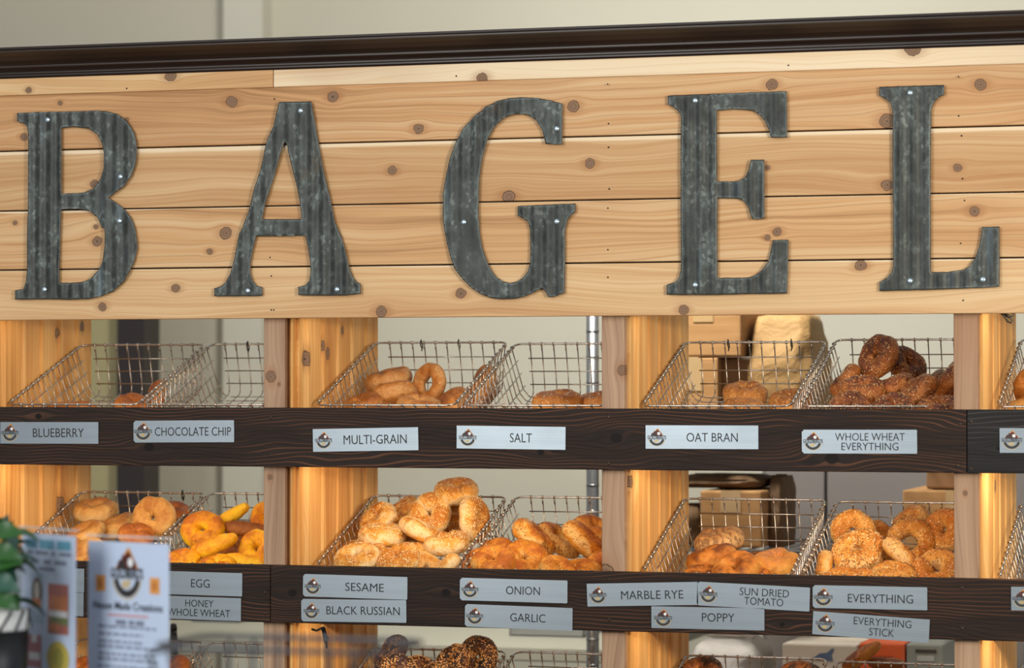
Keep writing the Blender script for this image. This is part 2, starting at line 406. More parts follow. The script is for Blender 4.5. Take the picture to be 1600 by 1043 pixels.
# posts, dividers
M_post = cedar('cedar_post', K((430, 585, 10), (424, 747, 5), Y=0)+K((946, 895, 16), (945, 578, 8), Y=0)+K((436, 600, 3), Y=0), '#c9a27a', '#b98d68', '#95694a', along='ZX') if False else None
def postmat(name, ks):
    kk = [(z, x, r) for (x, z, r) in K(*ks, Y=0)]
    return cedar(name, kk, '#bfa083', '#aa8a70', '#8a6a52', along='ZX')
PM = [postmat('post_wood', [(10, 560, 4)]), postmat('post_wood_knotted', [(423, 588, 9), (422, 745, 4), (436, 600, 3)]),
      postmat('post_wood_dark_knot', [(945, 898, 17), (972, 578, 8)]), postmat('post_wood_grey', [(1508, 770, 4)])]
xpost = [at(412, 600, 0).x-.586, at(412, 600, 0).x, at(940, 600, 0).x, at(1490, 600, 0).x]
wpost = [.038, .038, .038, .038]
xface = [-.935, -.372, .201, .767]
PANM = []
for i, ks in enumerate([[(90, 520, 6), (128, 510, 5), (95, 790, 9)], [(505, 540, 5), (512, 552, 6), (535, 516, 4), (492, 900, 5), (481, 560, 7)], [(992, 752, 6)], [(1555, 760, 6)]]):
    kk = []
    for (x, y, r) in ks:
        # intersect the sight line with the divider face x = xface
        d = FW + RT*((x-800)/F_PX) + UP*((521.5-y)/F_PX); tt = (xface[i]-CAM.x)/d.x; p = CAM + d*tt
        kk.append((p.z, p.y, r*1.6/ppm(p)))
    PANM.append(cedar('divider_pine_%d' % i, kk, '#f0c684', '#e2a85e', '#c58440', along='ZY'))
for i in range(4):
    mb = MB(); mb.box((xpost[i], 0, 0), (xpost[i]+wpost[i], .038, Z4+.05), bev=.0015)
    mb.build('post', PM[i], rack)
    xf = xface[i]; mb = MB(); mb.box((xf-.0285, .018, .02), (xf-.006, .0395, Z4+.06), bev=.001); mb.box((xf-.016, .004, .02), (xf-.012, .018, Z4+.06)); DV = mb.build('divider', PANM[i], rack)
    y = .040; wd = [.052, .071, .075, .073, .070, .054]
    random.seed(20+i)
    for k in range(5):
        y2 = y + (.36/5)
        # tongue-and-groove board with a V joint on the visible face
        v = .0072; th = .030
        pr = [(xf-th, y), (xf-v, y), (xf, y+v), (xf, y2-v), (xf-v, y2), (xf-th, y2)]
        mb = MB(); vs = [(a_, b_, 0.02) for a_, b_ in pr] + [(a_, b_, Z4+.06) for a_, b_ in pr]
        mb.add(vs, [(q, (q+1) % 6, 6+(q+1) % 6, 6+q) for q in range(6)] + [tuple(range(6))[::-1], tuple(range(6, 12))])
        mb.build('divider_board', PANM[i], DV); y = y2

# dark rails
M_r1 = stained('dark_stained_rail_wood', K((963, 684, 11), (233, 698, 9), (845, 706, 6), (60, 650, 6), (1300, 716, 12)))
M_r1b = stained('dark_stained_rail_wood_end', K((1560, 700, 4)), '#20201f', '#4a4544', '#2c2a2a')
M_r2 = stained('dark_stained_rail_wood_lower', K((697, 925, 8), (457, 926, 8), (1222, 975, 5)))
def railboard(xa, xb, z0, z1, m):
    mb = MB(); mb.box((xa, YF, z0), (xb, -.0005, z1), bev=.0015)
    return tag(mb.build('front_rail', m, rack), 'dark stained front rail')
xj = at(1510.5, 690, YF).x
railboard(X_L, xj-.0005, B1B, B1T, M_r1); railboard(xj+.0005, X_R, B1B, B1T, M_r1b)
xk = at(422, 930, YF).x
railboard(X_L, xk-.0004, B2B, B2T, M_r2); railboard(xk+.0004, X_R, B2B, B2T, M_r2)
railboard(X_L, X_R, B2B-.27, B2T-.27, M_r2)
mb = MB()
for (x, y) in [(423, 652), (423, 711), (951, 651), (951, 723), (952, 905), (952, 967), (1503, 918), (1503, 981), (1517, 658), (1517, 732), (1500, 662), (1496, 727), (414, 925), (414, 958)]:
    p = at(x, y, YF); Mx = Matrix.Translation((p.x, YF-.0002, p.z)) @ Matrix.Rotation(R(90), 4, 'X')
    mb.lathe([(.0026, 0), (.0026, .0006), (.0015, .001)], 10, Mx)
tag(mb.build('rail_screw', flat('dark_screw', '#3b2f26', .4, .6), rack), kind='stuff')
# cleats that carry the baskets (behind the rails), and the LED strips fixed to the backs of the rails
M_cl = cedar('cleat_wood', [], LT, MD, DK)
rows = [B1T, B1T-.2665, B1T-.536]
SL = math.atan2(.108, .298); BH = .094; Y0B = .043
for zr in rows:
    for (ya, off) in ((.10, .012), (.27, .022)):
        for i in range(-1, 4):
            xa = X_L if i < 0 else xface[i]; xb = (xpost[i+1]+.012) if i < 3 else X_R
            zt = zr - (0 if zr > B1T-.01 else .004) + (ya-Y0B)*math.tan(SL) - BH/cos(SL) - .003
            if i < 0: xb = xpost[0]
            mb = MB(); mb.box((xa, ya, zt-off), (xb, ya+.02, zt-.0015)); mb.build('cleat', M_cl, rack)

M_led = flat('white_led_channel', '#cfcabd', .5)
for zz in (1.672, 1.424, 1.170):
    for x0, x1 in ((-.93, -.44), (-.36, .145), (.21, .715), (.775, 1.05)):
        mb = MB(); mb.box((x0, 0.0005, zz-.007), (x1, .012, zz+.008), bev=.001); mb.build('light_strip', M_led, rack)
# ------------------------------------------------------------------ wire baskets
BW, BL = .246, .316
def rrect(x0, y0, x1, y1, r, z=0, seg=4):
    pts = []
    for (cx, cy, a0) in ((x1-r, y1-r, 0), (x0+r, y1-r, 90), (x0+r, y0+r, 180), (x1-r, y0+r, 270)):
        for k in range(seg+1):
            a = R(a0+90*k/seg); pts.append((cx+r*cos(a), cy+r*sin(a), z))
    return pts
def basket_meshes():
    out = []
    I = .017
    mb = MB(); mb.tube(rrect(0, 0, BW, BL, .013), .0019, 8, True); out.append(('rim', mb.mesh('rim', M_wire, True)))
    wr = .0011
    def U(a, b, ins, h):   # rounded U between two rim points
        a, b = Vector(a), Vector(b); d = (b-a).normalized(); L = (b-a).length; pts = [a]
        pts.append(a + d*(ins*.8) + Vector((0, 0, -h*.82)))
        pts.append(a + d*(ins*1.35) + Vector((0, 0, -h*.96)))
        pts.append(a + d*(ins*2.1) + Vector((0, 0, -h)))
        pts += [b - d*(ins*2.1) + Vector((0, 0, -h)), b - d*(ins*1.35) + Vector((0, 0, -h*.96)), b - d*(ins*.8) + Vector((0, 0, -h*.82)), b]
        return pts
    cross, lng, loops = MB(), MB(), MB()
    ny, nx = 14, 10
    for k in range(ny):
        y = .020 + k*(BL-.040)/(ny-1) + random.uniform(-.0008, .0008)
        cross.tube(U((-.0014, y, .0005), (BW+.0014, y, .0005), I, BH), wr, 5)
        for x in (0, BW): loops.tube([(x-.0006, y-.0022, .0004), (x+.0006, y+.0022, -.0004)], .0034, 8)
    for k in range(nx):
        x = .026 + k*(BW-.052)/(nx-1) + random.uniform(-.0008, .0008)
        lng.tube(U((x, -.0014, .0005), (x, BL+.0014, .0005), .008, BH-.0022), wr, 5)
        for y in (0, BL): loops.tube([(x-.0016, y, 0), (x+.0016, y, 0)], .0033, 8)
        for s_, y in ((1, 0), (-1, BL)): lng.tube([(x+.0005, y+s_*.002, 0), (x+.0005, y+s_*.0035, -.011)], .0012, 5)
    out.append(('cross_wires', cross.mesh('cross_wires', M_wire, True)))
    out.append(('lengthwise_wires', lng.mesh('lengthwise_wires', M_wire, True)))
    out.append(('rim_loops', loops.mesh('rim_loops', M_wire, True)))
    rg = MB()
    for f in (.27, .52, .77):
        i1 = I*.8*f/.82; i2 = .008*.8*f/.82; z = -BH*f
        for y in (i2+.0016, BL-i2-.0016): rg.tube([(.022, y, z), (BW-.022, y, z)], wr, 5)
        if f != .77:
            for x in (i1+.0016, BW-i1-.0016): rg.tube([(x, .014, z), (x, BL-.014, z)], wr, 5)
        else:
            for x in (i1+.0016, BW-i1-.0016): rg.tube([(x, .014, z), (x, BL-.014, z)], wr, 5)
    out.append(('ring_wires', rg.mesh('ring_wires', M_wire, True)))
    return out
BM = basket_meshes()
clip = MB(); clip.tube([(0, .003, .0045), (.001, -.003, .003), (0, -.003, -.004), (.001, 0, -.010), (-.001, .002, -.016), (.0015, .003, -.008), (0, .003, .0045)], .0011, 5)
CLIP = clip.mesh('clip', M_black, True)
xb = [[-.930, -.673], [-.359, -.0975], [.207, .4705], [.783, 1.045]]
names = [[['BLUEBERRY', 'CHOCOLATE CHIP'], ['MULTI-GRAIN', 'SALT'], ['OAT BRAN', 'WHOLE WHEAT EVERYTHING'], ['right edge', None]],
         [['menu cards', 'EGG'], ['SESAME', 'ONION'], ['SUN DRIED TOMATO', 'EVERYTHING'], ['right edge', None]], None]
btxt = {(0,0): 'nearly empty wire basket above the BLUEBERRY plate, far left of top row', (0,1): 'empty wire basket above the CHOCOLATE CHIP plate',
 (0,2): 'wire basket of plain brown bagels above the MULTI-GRAIN plate', (0,3): 'nearly empty wire basket above the SALT plate',
 (0,4): 'wire basket with three crusty bagels above the OAT BRAN plate', (0,5): 'wire basket heaped with dark seeded bagels above WHOLE WHEAT EVERYTHING plate',
 (0,6): 'wire basket cut by the right photo edge in top row',
 (1,0): 'wire basket of pale plain bagels behind the menu cards', (1,1): 'wire basket of yellow egg bagels above the EGG plate',
 (1,2): 'wire basket heaped with sesame bagels above the SESAME plate', (1,3): 'wire basket of orange onion bagels above the ONION plate',
 (1,4): 'half empty wire basket with marbled bagels above the SUN DRIED TOMATO plate', (1,5): 'wire basket heaped with speckled bagels above the EVERYTHING plate',
 (1,6): 'wire basket cut by the right photo edge in middle row',
 (2,0): 'wire basket mostly hidden behind menu cards in bottom row', (2,1): 'empty bottom row wire basket below the HONEY WHOLE WHEAT plate',
 (2,2): 'bottom row wire basket of near black bagels below BLACK RUSSIAN plate', (2,3): 'empty bottom row wire basket below the GARLIC plate',
 (2,4): 'bottom row wire basket with two charred bagels below the POPPY plate', (2,5): 'bottom row wire basket below the EVERYTHING STICK plate',
 (2,6): 'wire basket cut by the right photo edge in bottom row'}
def rimz(r, y): return rows[r] + .004 + (y-Y0B)*math.tan(SL)
random.seed(3)
for r in range(3):
    for q in range(7):
        x = xb[q//2][q % 2]
        o = empty('wire_basket', (x, Y0B, rows[r]+(.004 if r == 0 else 0)), btxt[(r, q)], 'basket', 'wire baskets on the bagel rack')
        o.rotation_euler = (SL+random.uniform(-.008, .008), 0, random.uniform(-.006, .006) if q % 2 == 0 else random.uniform(-.006, .002))
        for nm, me in BM:
            w_ = put(nm, me, o)
            if nm != 'rim': tag(w_, kind='stuff')
        cl = {(0, 2): (.085, .155), (0, 4): (.075, .185), (0, 1): (.07,), (1, 0): (.20,)}.get((r, q), ())
        for cx in cl: put('clip', CLIP, o, (cx, BL, 0))

# ------------------------------------------------------------------ bagels
def P(col): return col
KINDS = {
 'plain':  bagel_mat('plain_bagel_crust', '#dcb273', '#d09a50', '#ad6c2c', .6),
 'blue':   bagel_mat('blueberry_bagel_crust', '#c78543', '#b96b25', '#8a4514', .6),
 'grain':  bagel_mat('multigrain_bagel_crust', '#d29a5c', '#c27a30', '#935018', .8, speck='#8d5a2c'),
 'salt':   bagel_mat('salt_bagel_crust', '#cf9450', '#c07a30', '#95541c', .6),
 'oat':    bagel_mat('oat_bagel_crust', '#cf9a5a', '#bd7a35', '#93561f', .7),
 'wwe':    bagel_mat('whole_wheat_crust', '#a8662f', '#7f421a', '#4a200c', .9, rough=.3),
 'egg':    bagel_mat('egg_bagel_crust', '#ffc924', '#f2a512', '#c0680c', .9),
 'eggbr':  bagel_mat('browned_egg_crust', '#9c5a1e', '#8a4a14', '#5f300c', .6),
 'sesame': bagel_mat('sesame_bagel_crust', '#f0cf98', '#e6a646', '#c67820', 1.2),
 'onion':  bagel_mat('onion_bagel_crust', '#eebd70', '#e3952c', '#b8621a', 1.0, speck='#a8551a'),
 'rye':    bagel_mat('marble_rye_crust', '#d2a66c', '#c08a50', '#9a6230', .6, swirl='#7e5230'),
 'smooth': bagel_mat('smooth_brown_crust', '#e09a44', '#cb7a28', '#7f400f', 1.1),
 'tomato': bagel_mat('tomato_bagel_crust', '#e6a650', '#da8f3c', '#bd7b52', .7),
 'every':  bagel_mat('everything_bagel_crust', '#e6b673', '#df9a40', '#c47322', .9),
 'russ':   bagel_mat('black_russian_crust', '#5d3216', '#42200d', '#1f0e06', .8, rough=.32),
 'burnt':  bagel_mat('charred_poppy_crust', '#c87f35', '#9c5620', '#2c150a', 1.0, speck='#1d110a'),
}
M_ses = flat('sesame_seed', '#f4dca6', .5); M_pop = flat('poppy_seed', '#2a2420', .6); M_oni = flat('toasted_onion_flake', '#a8641f', .6)
M_oat = flat('oat_flake', '#c99355', .6); M_saltc = flat('salt_crystal', '#f2e6d6', .3)
M_dses = flat('browned_seed', '#c98d4e', .5)

def bagel_surface(seed, Rr=.28, rr=.22, sq=.86, seam=None, hole_close=0):
    rnd = random.Random(seed); off = Vector((rnd.uniform(-50, 50), rnd.uniform(-50, 50), 0))
    sa = rnd.uniform(0, 2*pi) if seam is None else seam; ph = rnd.uniform(0, 6)
    el = rnd.uniform(.93, 1.0)
    def f(u, v):
        # u round the ring, v round the tube (0 = outside, pi/2 = top)
        du = (u-sa+pi) % (2*pi)-pi
        dent = math.exp(-(du/.16)**2); bul = math.exp(-((du-.42)/.3)**2)
        nz = mnoise.noise(Vector((cos(u)*1.3, sin(u)*1.3, 0))+off)
        r = rr*(1 + .16*nz - .16*dent + .10*bul)
        RR = Rr*(1+.05*sin(2*u+ph)) + (rr-r)*.3
        cv, sv = cos(v), sin(v)
        e = .88
        cx = math.copysign(abs(cv)**e, cv); sz = math.copysign(abs(sv)**e, sv)
        flatb = .80 if sv < 0 else 1.0
        x = (RR + r*cx)
        z = r*sq*sz*flatb
        n2 = mnoise.noise(Vector((x*cos(u), x*sin(u), z))*4.5+off)*.016 + mnoise.noise(Vector((x*cos(u), x*sin(u), z))*11+off)*.006
        x += n2*cx; z += n2*sz
        if hole_close and cx < 0: x = max(x, .012)
        x = max(x, .008)
        return Vector((x*cos(u), x*sin(u)*el, z - .01*dent))
    return f
def bagel_mesh(name, f, mat, nu=44, nv=20):
    mb = MB(); vs = [f(2*pi*i/nu, 2*pi*j/nv) for i in range(nu) for j in range(nv)]
    fs = [(i*nv+j, ((i+1) % nu)*nv+j, ((i+1) % nu)*nv+(j+1) % nv, i*nv+(j+1) % nv) for i in range(nu) for j in range(nv)]
    mb.add(vs, fs); return mb.mesh(name, mat, True)
def stick_surface(seed, bend=.1, slash=True):
    rnd = random.Random(seed); off = Vector((rnd.uniform(-50, 50), 3, 0))
    def f(u, v):      # u 0..1 along, v round
        t = u*2-1; prof = max(0, 1-abs(t)**3.6)**.5
        r = .17*prof*(1+.06*sin(5*u))
        x = t*.5; z = r*sin(v)*.9; y = r*cos(v)
        if slash and sin(v) > .2:
            for c in (-.25, .02, .27):
                d = (x-c) - y*.8; z -= .028*math.exp(-(d/.022)**2)*prof
        n = mnoise.noise(Vector((x, y, z))*6+off)*.012
        return Vector((x, y+n+bend*(t*t-.5)*.4, z+n))
    return f
def stick_mesh(name, f, mat, nu=40, nv=18):
    mb = MB(); vs = [f(i/nu, 2*pi*j/nv) for i in range(nu+1) for j in range(nv)]
    fs = [(i*nv+j, i*nv+(j+1) % nv, (i+1)*nv+(j+1) % nv, (i+1)*nv+j) for i in range(nu) for j in range(nv)]
    mb.add(vs, [q[::-1] for q in fs]); return mb.mesh(name, mat, True)

SEEDS = {  # kind: (count, [(material, share, length, width, thick)], how far down the side)
 'sesame': (620, [(M_ses, .9, .034, .021, .012), (M_dses, .1, .032, .02, .012)], -.25),
 'every':  (760, [(M_ses, .30, .032, .020, .012), (M_pop, .44, .018, .016, .014), (M_oni, .26, .040, .026, .012)], -.25),
 'everyheavy':  (1300, [(M_ses, .42, .034, .022, .013), (M_pop, .28, .018, .016, .014), (M_oni, .30, .048, .032, .016)], -.4),
 'wwe':    (700, [(M_ses, .20, .030, .018, .012), (M_dses, .52, .034, .021, .013), (M_pop, .28, .020, .017, .014)], -.35),
 'russ':   (700, [(M_dses, .45, .040, .026, .014), (M_oat, .45, .048, .030, .014), (M_ses, .1, .036, .022, .012)], -.35),
 'onion':  (300, [(M_oni, .70, .034, .026, .012), (M_pop, .1, .018, .016, .012), (M_dses, .20, .030, .026, .012)], -.2),
 'grain':  (60, [(M_dses, .8, .026, .020, .010), (M_ses, .2, .026, .018, .010)], 0),
 'salt':   (130, [(M_saltc, .8, .022, .020, .016), (M_dses, .2, .03, .02, .01)], .25),
 'oat':    (150, [(M_oat, 1, .055, .040, .014)], .25),
 'burnt':  (600, [(M_pop, .9, .024, .020, .015), (M_dses, .1, .03, .02, .012)], .0),
}
def seed_mesh(key, f, seed, stick=False):
    cnt, kinds, zmin = SEEDS[key]; rnd = random.Random(seed*7+1); mb = MB(); made = 0
    cl = [Vector((rnd.uniform(-.5, .5), rnd.uniform(-.5, .5), 0)) for _ in range(3)]
    while made < cnt:
        u = rnd.uniform(0, 2*pi if not stick else 1); v = rnd.uniform(0, 2*pi)
        if rnd.random() > (.55+.45*cos(v)) and not stick: continue
        if sin(v) < zmin + rnd.uniform(-.25, .15): continue
        e = 1e-3; p = f(u, v); a = f(u+e, v)-p; b = f(u, v+e)-p
        n = a.cross(b)
        if n.length < 1e-12: made += 1; continue
        n.normalize()
        if stick: n = -n
        if mnoise.noise(p*5+Vector((seed, 0, 0))) < -.25 and rnd.random() < .7: continue
        x = rnd.random(); s_ = 0
        for mi, kd in enumerate(kinds):
            s_ += kd[1]
            if x <= s_+1e-6: break
        L, W, T = [q*rnd.uniform(.8, 1.2)*.5 for q in kd[2:]]
        t1 = n.orthogonal().normalized(); t1.rotate(Quaternion(n, rnd.uniform(0, 2*pi))); t1 = (t1+n*rnd.uniform(-.3, .3)).normalized(); t2 = n.cross(t1).normalized(); n2 = t1.cross(t2)
        c = p + n*T*.55
        mb.add([c+t1*L, c+t2*W, c-t1*L, c-t2*W, c+n2*T, c-n2*T], [(0,1,4),(1,2,4),(2,3,4),(3,0,4),(1,0,5),(2,1,5),(3,2,5),(0,3,5)], mi)
        made += 1
    return mb.mesh('seeds', [k[0] for k in kinds])

VAR = {}
SHAPES = {'r': dict(Rr=.285, rr=.215, sq=.98), 'o': dict(Rr=.33, rr=.17, sq=.95), 'c': dict(Rr=.276, rr=.224, sq=.98), 'f': dict(Rr=.27, rr=.23, sq=.62)}
def variant(kind, shape, k):
    key = (kind, shape, k)
    if key in VAR: return VAR[key]
    base = {'everyheavy': 'every'}.get(kind, kind); seed = abs(hash_str(kind+shape))+k*13
    if shape == 's':
        f = stick_surface(seed); me = stick_mesh('bagel_stick', f, KINDS[base]); st = True
    else:
        f = bagel_surface(seed, **SHAPES[shape]); me = bagel_mesh('bagel', f, KINDS[base]); st = False
    sd = seed_mesh(kind, f, seed, st) if kind in SEEDS else None
    VAR[key] = (me, sd); return VAR[key]
def hash_str(s):
    h = 7
    for c in s: h = (h*31+ord(c)) % 99991
    return h
def axis(n, spin):
    # n: (right, towards viewer, up); returns rotation whose local z is n, spun about it
    v = Vector((n[0], -n[1], n[2])).normalized()
    q = Vector((0, 0, 1)).rotation_difference(v)
    return q @ Quaternion((0, 0, 1), R(spin))
CNT = {}
QUEUE = []
def bagel(kind, shape, px, py, wpx, Y, n, spin, label, group, k=0):
    if shape != 's' and wpx < 74: g_ = (76-wpx)*.42; wpx += g_; py += g_*.35
    QUEUE.append([kind, shape, px, py, wpx, Y, n, spin, label, group, k])
def settle():
    """slide neighbours in a heap apart in depth until they touch instead of intersecting, then build them"""
    Q = QUEUE; y0 = [q[5] for q in Q]
    def reach(q, u):
        d = q[4]/900.0
        if q[1] == 's': return d*.20
        v = Vector((q[6][0], -q[6][1], q[6][2])).normalized(); c = abs(u.dot(v))
        return d*(.20*c + .46*math.sqrt(max(0, 1-c*c)))
    for it in range(160):
        for i in range(len(Q)):
            for j in range(i+1, len(Q)):
                if Q[i][9] != Q[j][9]: continue
                dv = at(Q[j][2], Q[j][3], Q[j][5]) - at(Q[i][2], Q[i][3], Q[i][5]); L = dv.length
                if L < 1e-6 or L > .1: continue
                u = dv/L; need = (reach(Q[i], u)+reach(Q[j], u))*.93
                if L < need:
                    m = (need-L)*.30; s_ = 1 if Q[j][5] >= Q[i][5] else -1
                    Q[i][5] -= s_*m; Q[j][5] += s_*m
        for i, q in enumerate(Q):
            hi = .335-q[4]/900*.30; lo = .05+q[4]/900*.22
            if q[5] < .5 and y0[i] < .4: q[5] = min(max(q[5], y0[i]-.06, lo), y0[i]+.07, hi)
    for q in Q: make_bagel(*q)
    Q.clear()
def make_bagel(kind, shape, px, py, wpx, Y, n, spin, label, group, k=0):
    p = at(px, py, Y); d = wpx/ppm(p)
    me, sd = variant(kind, shape, k)
    nm = 'bagel_stick' if shape == 's' else 'bagel'
    o = put(nm, me); o.location = p; o.scale = (d, d, d); o.rotation_mode = 'QUATERNION'
    if shape == 's':   # long axis direction given by spin in the picture plane, n = lean of the top
        ax = Vector((cos(R(spin)), 0.25*n[0], sin(R(spin)))).normalized(); upv = Vector((n[0], -n[1], n[2])); z = (upv-ax*upv.dot(ax)).normalized(); y = z.cross(ax)
        o.rotation_quaternion = Matrix((ax, y, z)).transposed().to_quaternion()
    else: o.rotation_quaternion = axis(n, spin)
    tag(o, label, 'bagel', group)
    if sd: tag(put('seeds', sd, o), kind='stuff')
    return o

FLAT = (0, .15, 1)
G = 'plain brown bagels in the BLUEBERRY basket'
bagel('blue', 'f', 112, 641, 84, .20, (0, .1, 1), 0, 'glossy brown bagel lying flat, just showing above BLUEBERRY plate', G)
bagel('blue', 'c', 208, 631, 52, .25, (.3, .3, .9), 40, 'small brown bagel half hidden by the rail, right of BLUEBERRY plate', G, 1)
bagel('blue', 'c', 243, 619, 50, .28, (-.75, .5, .4), 0, 'brown bagel leaning upright in the far right corner of the BLUEBERRY basket', G, 1)
G = 'brown bagels in the MULTI-GRAIN basket'
bagel('grain', 'c', 566, 632, 60, .16, (-.25, .35, .9), 200, 'blunt rounded bagel at left front of the MULTI-GRAIN basket', G)
bagel('grain', 'c', 608, 594, 73, .23, (-.18, .22, 1), 20, 'big flat bagel lying on top, left centre of MULTI-GRAIN basket', G, 1)
bagel('grain', 'c', 616, 616, 74, .22, (-.24, -.1, 1), 110, 'flat bagel sandwiched below the big top bagel of MULTI-GRAIN basket', G)
bagel('grain', 'o', 671, 597, 60, .24, (-.42, .9, .12), 250, 'upright ring bagel with a clear open hole in MULTI-GRAIN basket', G)
bagel('grain', 'c', 655, 636, 70, .15, (.2, .25, 1), 30, 'pale glossy bagel at front centre of the MULTI-GRAIN basket', G, 2)
bagel('grain', 'c', 703, 627, 58, .20, (-.5, .4, .8), 60, 'orange bagel against the right side wires of MULTI-GRAIN basket', G)
bagel('grain', 'c', 604, 646, 60, .13, FLAT, 60, 'low flat bagel peeping over the rail in MULTI-GRAIN basket', G)
bagel('grain', 'c', 757, 602, 64, .27, (-.8, .5, .2), 0, 'dark upright bagel at the right back corner of MULTI-GRAIN basket', G, 1)
bagel('grain', 'c', 738, 622, 56, .22, (-.6, .4, .5), 90, 'bagel seen only through side wires at right of MULTI-GRAIN basket', G, 2)
G = 'salted bagels in the SALT basket'
bagel('salt', 'c', 871, 629, 78, .20, (0, .2, 1), 10, 'salt topped bagel lying flat, left of the two in SALT basket', G)
bagel('salt', 'c', 938, 631, 76, .22, (0, .2, 1), 90, 'salt topped bagel half hidden by the post in SALT basket', G, 1)
G = 'crusty bagels in the OAT BRAN basket'
bagel('oat', 'c', 1165, 618, 76, .24, (.03, .3, 1), 300, 'oat flecked bagel lying behind another, centre of OAT BRAN basket', G)
bagel('oat', 'c', 1162, 638, 66, .15, (0, .2, 1), 120, 'smaller bagel at the front centre of OAT BRAN basket', G, 1)
bagel('oat', 'c', 1236, 627, 68, .21, (.05, .35, 1), 60, 'oat topped bagel at the right side of OAT BRAN basket', G)
G = 'dark seeded bagels in the WHOLE WHEAT EVERYTHING basket'
L2 = ' of WHOLE WHEAT EVERYTHING basket'
bagel('wwe', 'c', 1373, 557, 72, .22, (-.50, .8, .42), 0, 'topmost dark seeded bagel'+L2, G)
bagel('wwe', 'r', 1416, 569, 66, .26, (.62, .5, .55), 60, 'dark glossy bagel just right of the topmost'+L2, G, 1)
bagel('wwe', 'c', 1321, 592, 50, .22, (-.7, .1, .6), 150, 'small upright seeded bagel at left'+L2, G)
bagel('wwe', 'c', 1348, 608, 68, .17, (.1, .35, .85), 100, 'seeded bagel below and left of the topmost'+L2, G, 1)
bagel('wwe', 'c', 1397, 600, 58, .22, (-.3, .1, .9), 200, 'dark bagel lying edge on at the middle'+L2, G)
bagel('wwe', 'r', 1326, 640, 74, .13, (0, .55, .8), 270, 'golden seeded bagel at the front left corner'+L2, G, 2)
bagel('wwe', 'c', 1398, 638, 66, .12, (.05, .5, .8), 80, 'heavily seeded bagel at the front centre'+L2, G)
bagel('wwe', 'c', 1434, 611, 70, .18, (-.55, .35, .8), 20, 'poppy speckled bagel sloping up to the right'+L2, G, 1)
bagel('wwe', 'c', 1458, 596, 50, .25, (-.5, .2, .8), 110, 'small poppy topped bagel at the back right'+L2, G, 2)
bagel('wwe', 'c', 1486, 592, 66, .20, (-.75, .1, .6), 190, 'steeply tilted bagel beside the post'+L2, G)
bagel('wwe', 'c', 1472, 642, 84, .12, (0, .3, 1), 50, 'wide reddish bagel at the front right'+L2, G, 1)
bagel('wwe', 'c', 1362, 620, 70, .24, (.1, .4, .9), 10, 'shaded seeded bagel deep in the middle'+L2, G, 2)
bagel('wwe', 'c', 1418, 618, 70, .22, (.1, .5, .8), 10, 'shaded seeded bagel beneath the edge on one'+L2, G)
bagel('wwe', 'c', 1462, 618, 70, .23, (-.2, .4, .8), 70, 'shaded seeded bagel under the one beside the post'+L2, G, 1)
bagel('grain', 'c', 1611, 600, 54, .20, (-.4, .8, .3), 50, 'brown bagel cut by the right edge of photo, upper of two', 'bagels in the top right basket', 1)
bagel('plain', 'c', 1602, 641, 64, .14, (0, .3, 1), 50, 'glossy orange bagel cut by the right edge, lower of two', 'bagels in the top right basket', 1)
G = 'pale plain bagels behind the menu cards'
bagel('plain', 'r', 150, 798, 70, .22, (.05, .25, .95), 250, 'plain bagel at top left of the pale heap above the menu cards', G)
bagel('plain', 'c', 135, 832, 56, .17, (-.2, .4, .9), 90, 'plain bagel under the top left one, between the menu cards', G, 1)
bagel('plain', 'c', 184, 822, 62, .20, (-.3, .3, .9), 0, 'creased plain bagel just above the taller menu card', G, 2)
bagel('plain', 'c', 241, 808, 68, .20, (.05, .95, .3), 265, 'round plain bagel facing forward with a slit hole', G)
bagel('blue', 'c', 272, 799, 54, .26, (.25, .2, 1), 20, 'browner bagel at the back, right of the slit holed one', G)
bagel('blue', 'c', 212, 832, 48, .16, (.3, .3, .9), 20, 'dark brown bagel tucked left of the slit holed one', G, 1)
bagel('plain', 'c', 142, 862, 46, .10, (-.2, .8, .4), 60, 'small plain bagel seen between the two menu cards', G)
bagel('plain', 'c', 112, 862, 44, .12, (.4, .7, .4), 60, 'plain bagel edge beside the left menu card', G, 2)
bagel('plain', 'c', 128, 884, 50, .08, (0, .3, 1), 0, 'lowest plain bagel seen between the menu cards', G, 1)
G = 'yellow egg bagels in the EGG basket'
bagel('egg', 'r', 317, 828, 68, .20, (.12, .75, .6), 180, 'bright yellow ring bagel at left of the EGG basket', G)
bagel('egg', 's', 362, 805, 66, .25, (0, .4, .9), 30, 'yellow bagel stick leaning at the top of EGG basket', G)
bagel('eggbr', 's', 384, 826, 78, .22, (0, .3, 1), -4, 'dark brown glossy bagel stick in the EGG basket', G)
bagel('egg', 's', 333, 852, 86, .13, (0, .35, 1), 20, 'yellow slashed bagel stick at the middle of EGG basket', G, 1)
bagel('egg', 'c', 284, 872, 50, .10, (0, .3, 1), 30, 'browned egg bagel at the front left beside the menu card', G, 1)
bagel('egg', 'c', 340, 884, 60, .10, (0, .3, 1), 100, 'yellow bagel low at the front centre of EGG basket', G)
bagel('egg', 's', 383, 877, 76, .12, (0, .3, 1), -6, 'bright yellow stick along the front of EGG basket', G, 2)
bagel('egg', 'r', 402, 854, 54, .15, (-.2, .9, .3), 60, 'yellow ring bagel partly behind the post in EGG basket', G, 2)
bagel('egg', 'c', 414, 803, 36, .26, (-.3, .9, .3), 60, 'sliver of yellow bagel beside the post, top of EGG basket', G, 1)
bagel('eggbr', 'c', 374, 855, 50, .18, (0, .5, .8), 60, 'orange brown bagel behind the slashed stick in EGG basket', G)
G = 'sesame bagels in the SESAME basket'
L2 = ' in the SESAME heap'
bagel('sesame', 'c', 713, 769, 74, .25, (.05, .30, .95), 90, 'topmost round bagel'+L2, G)
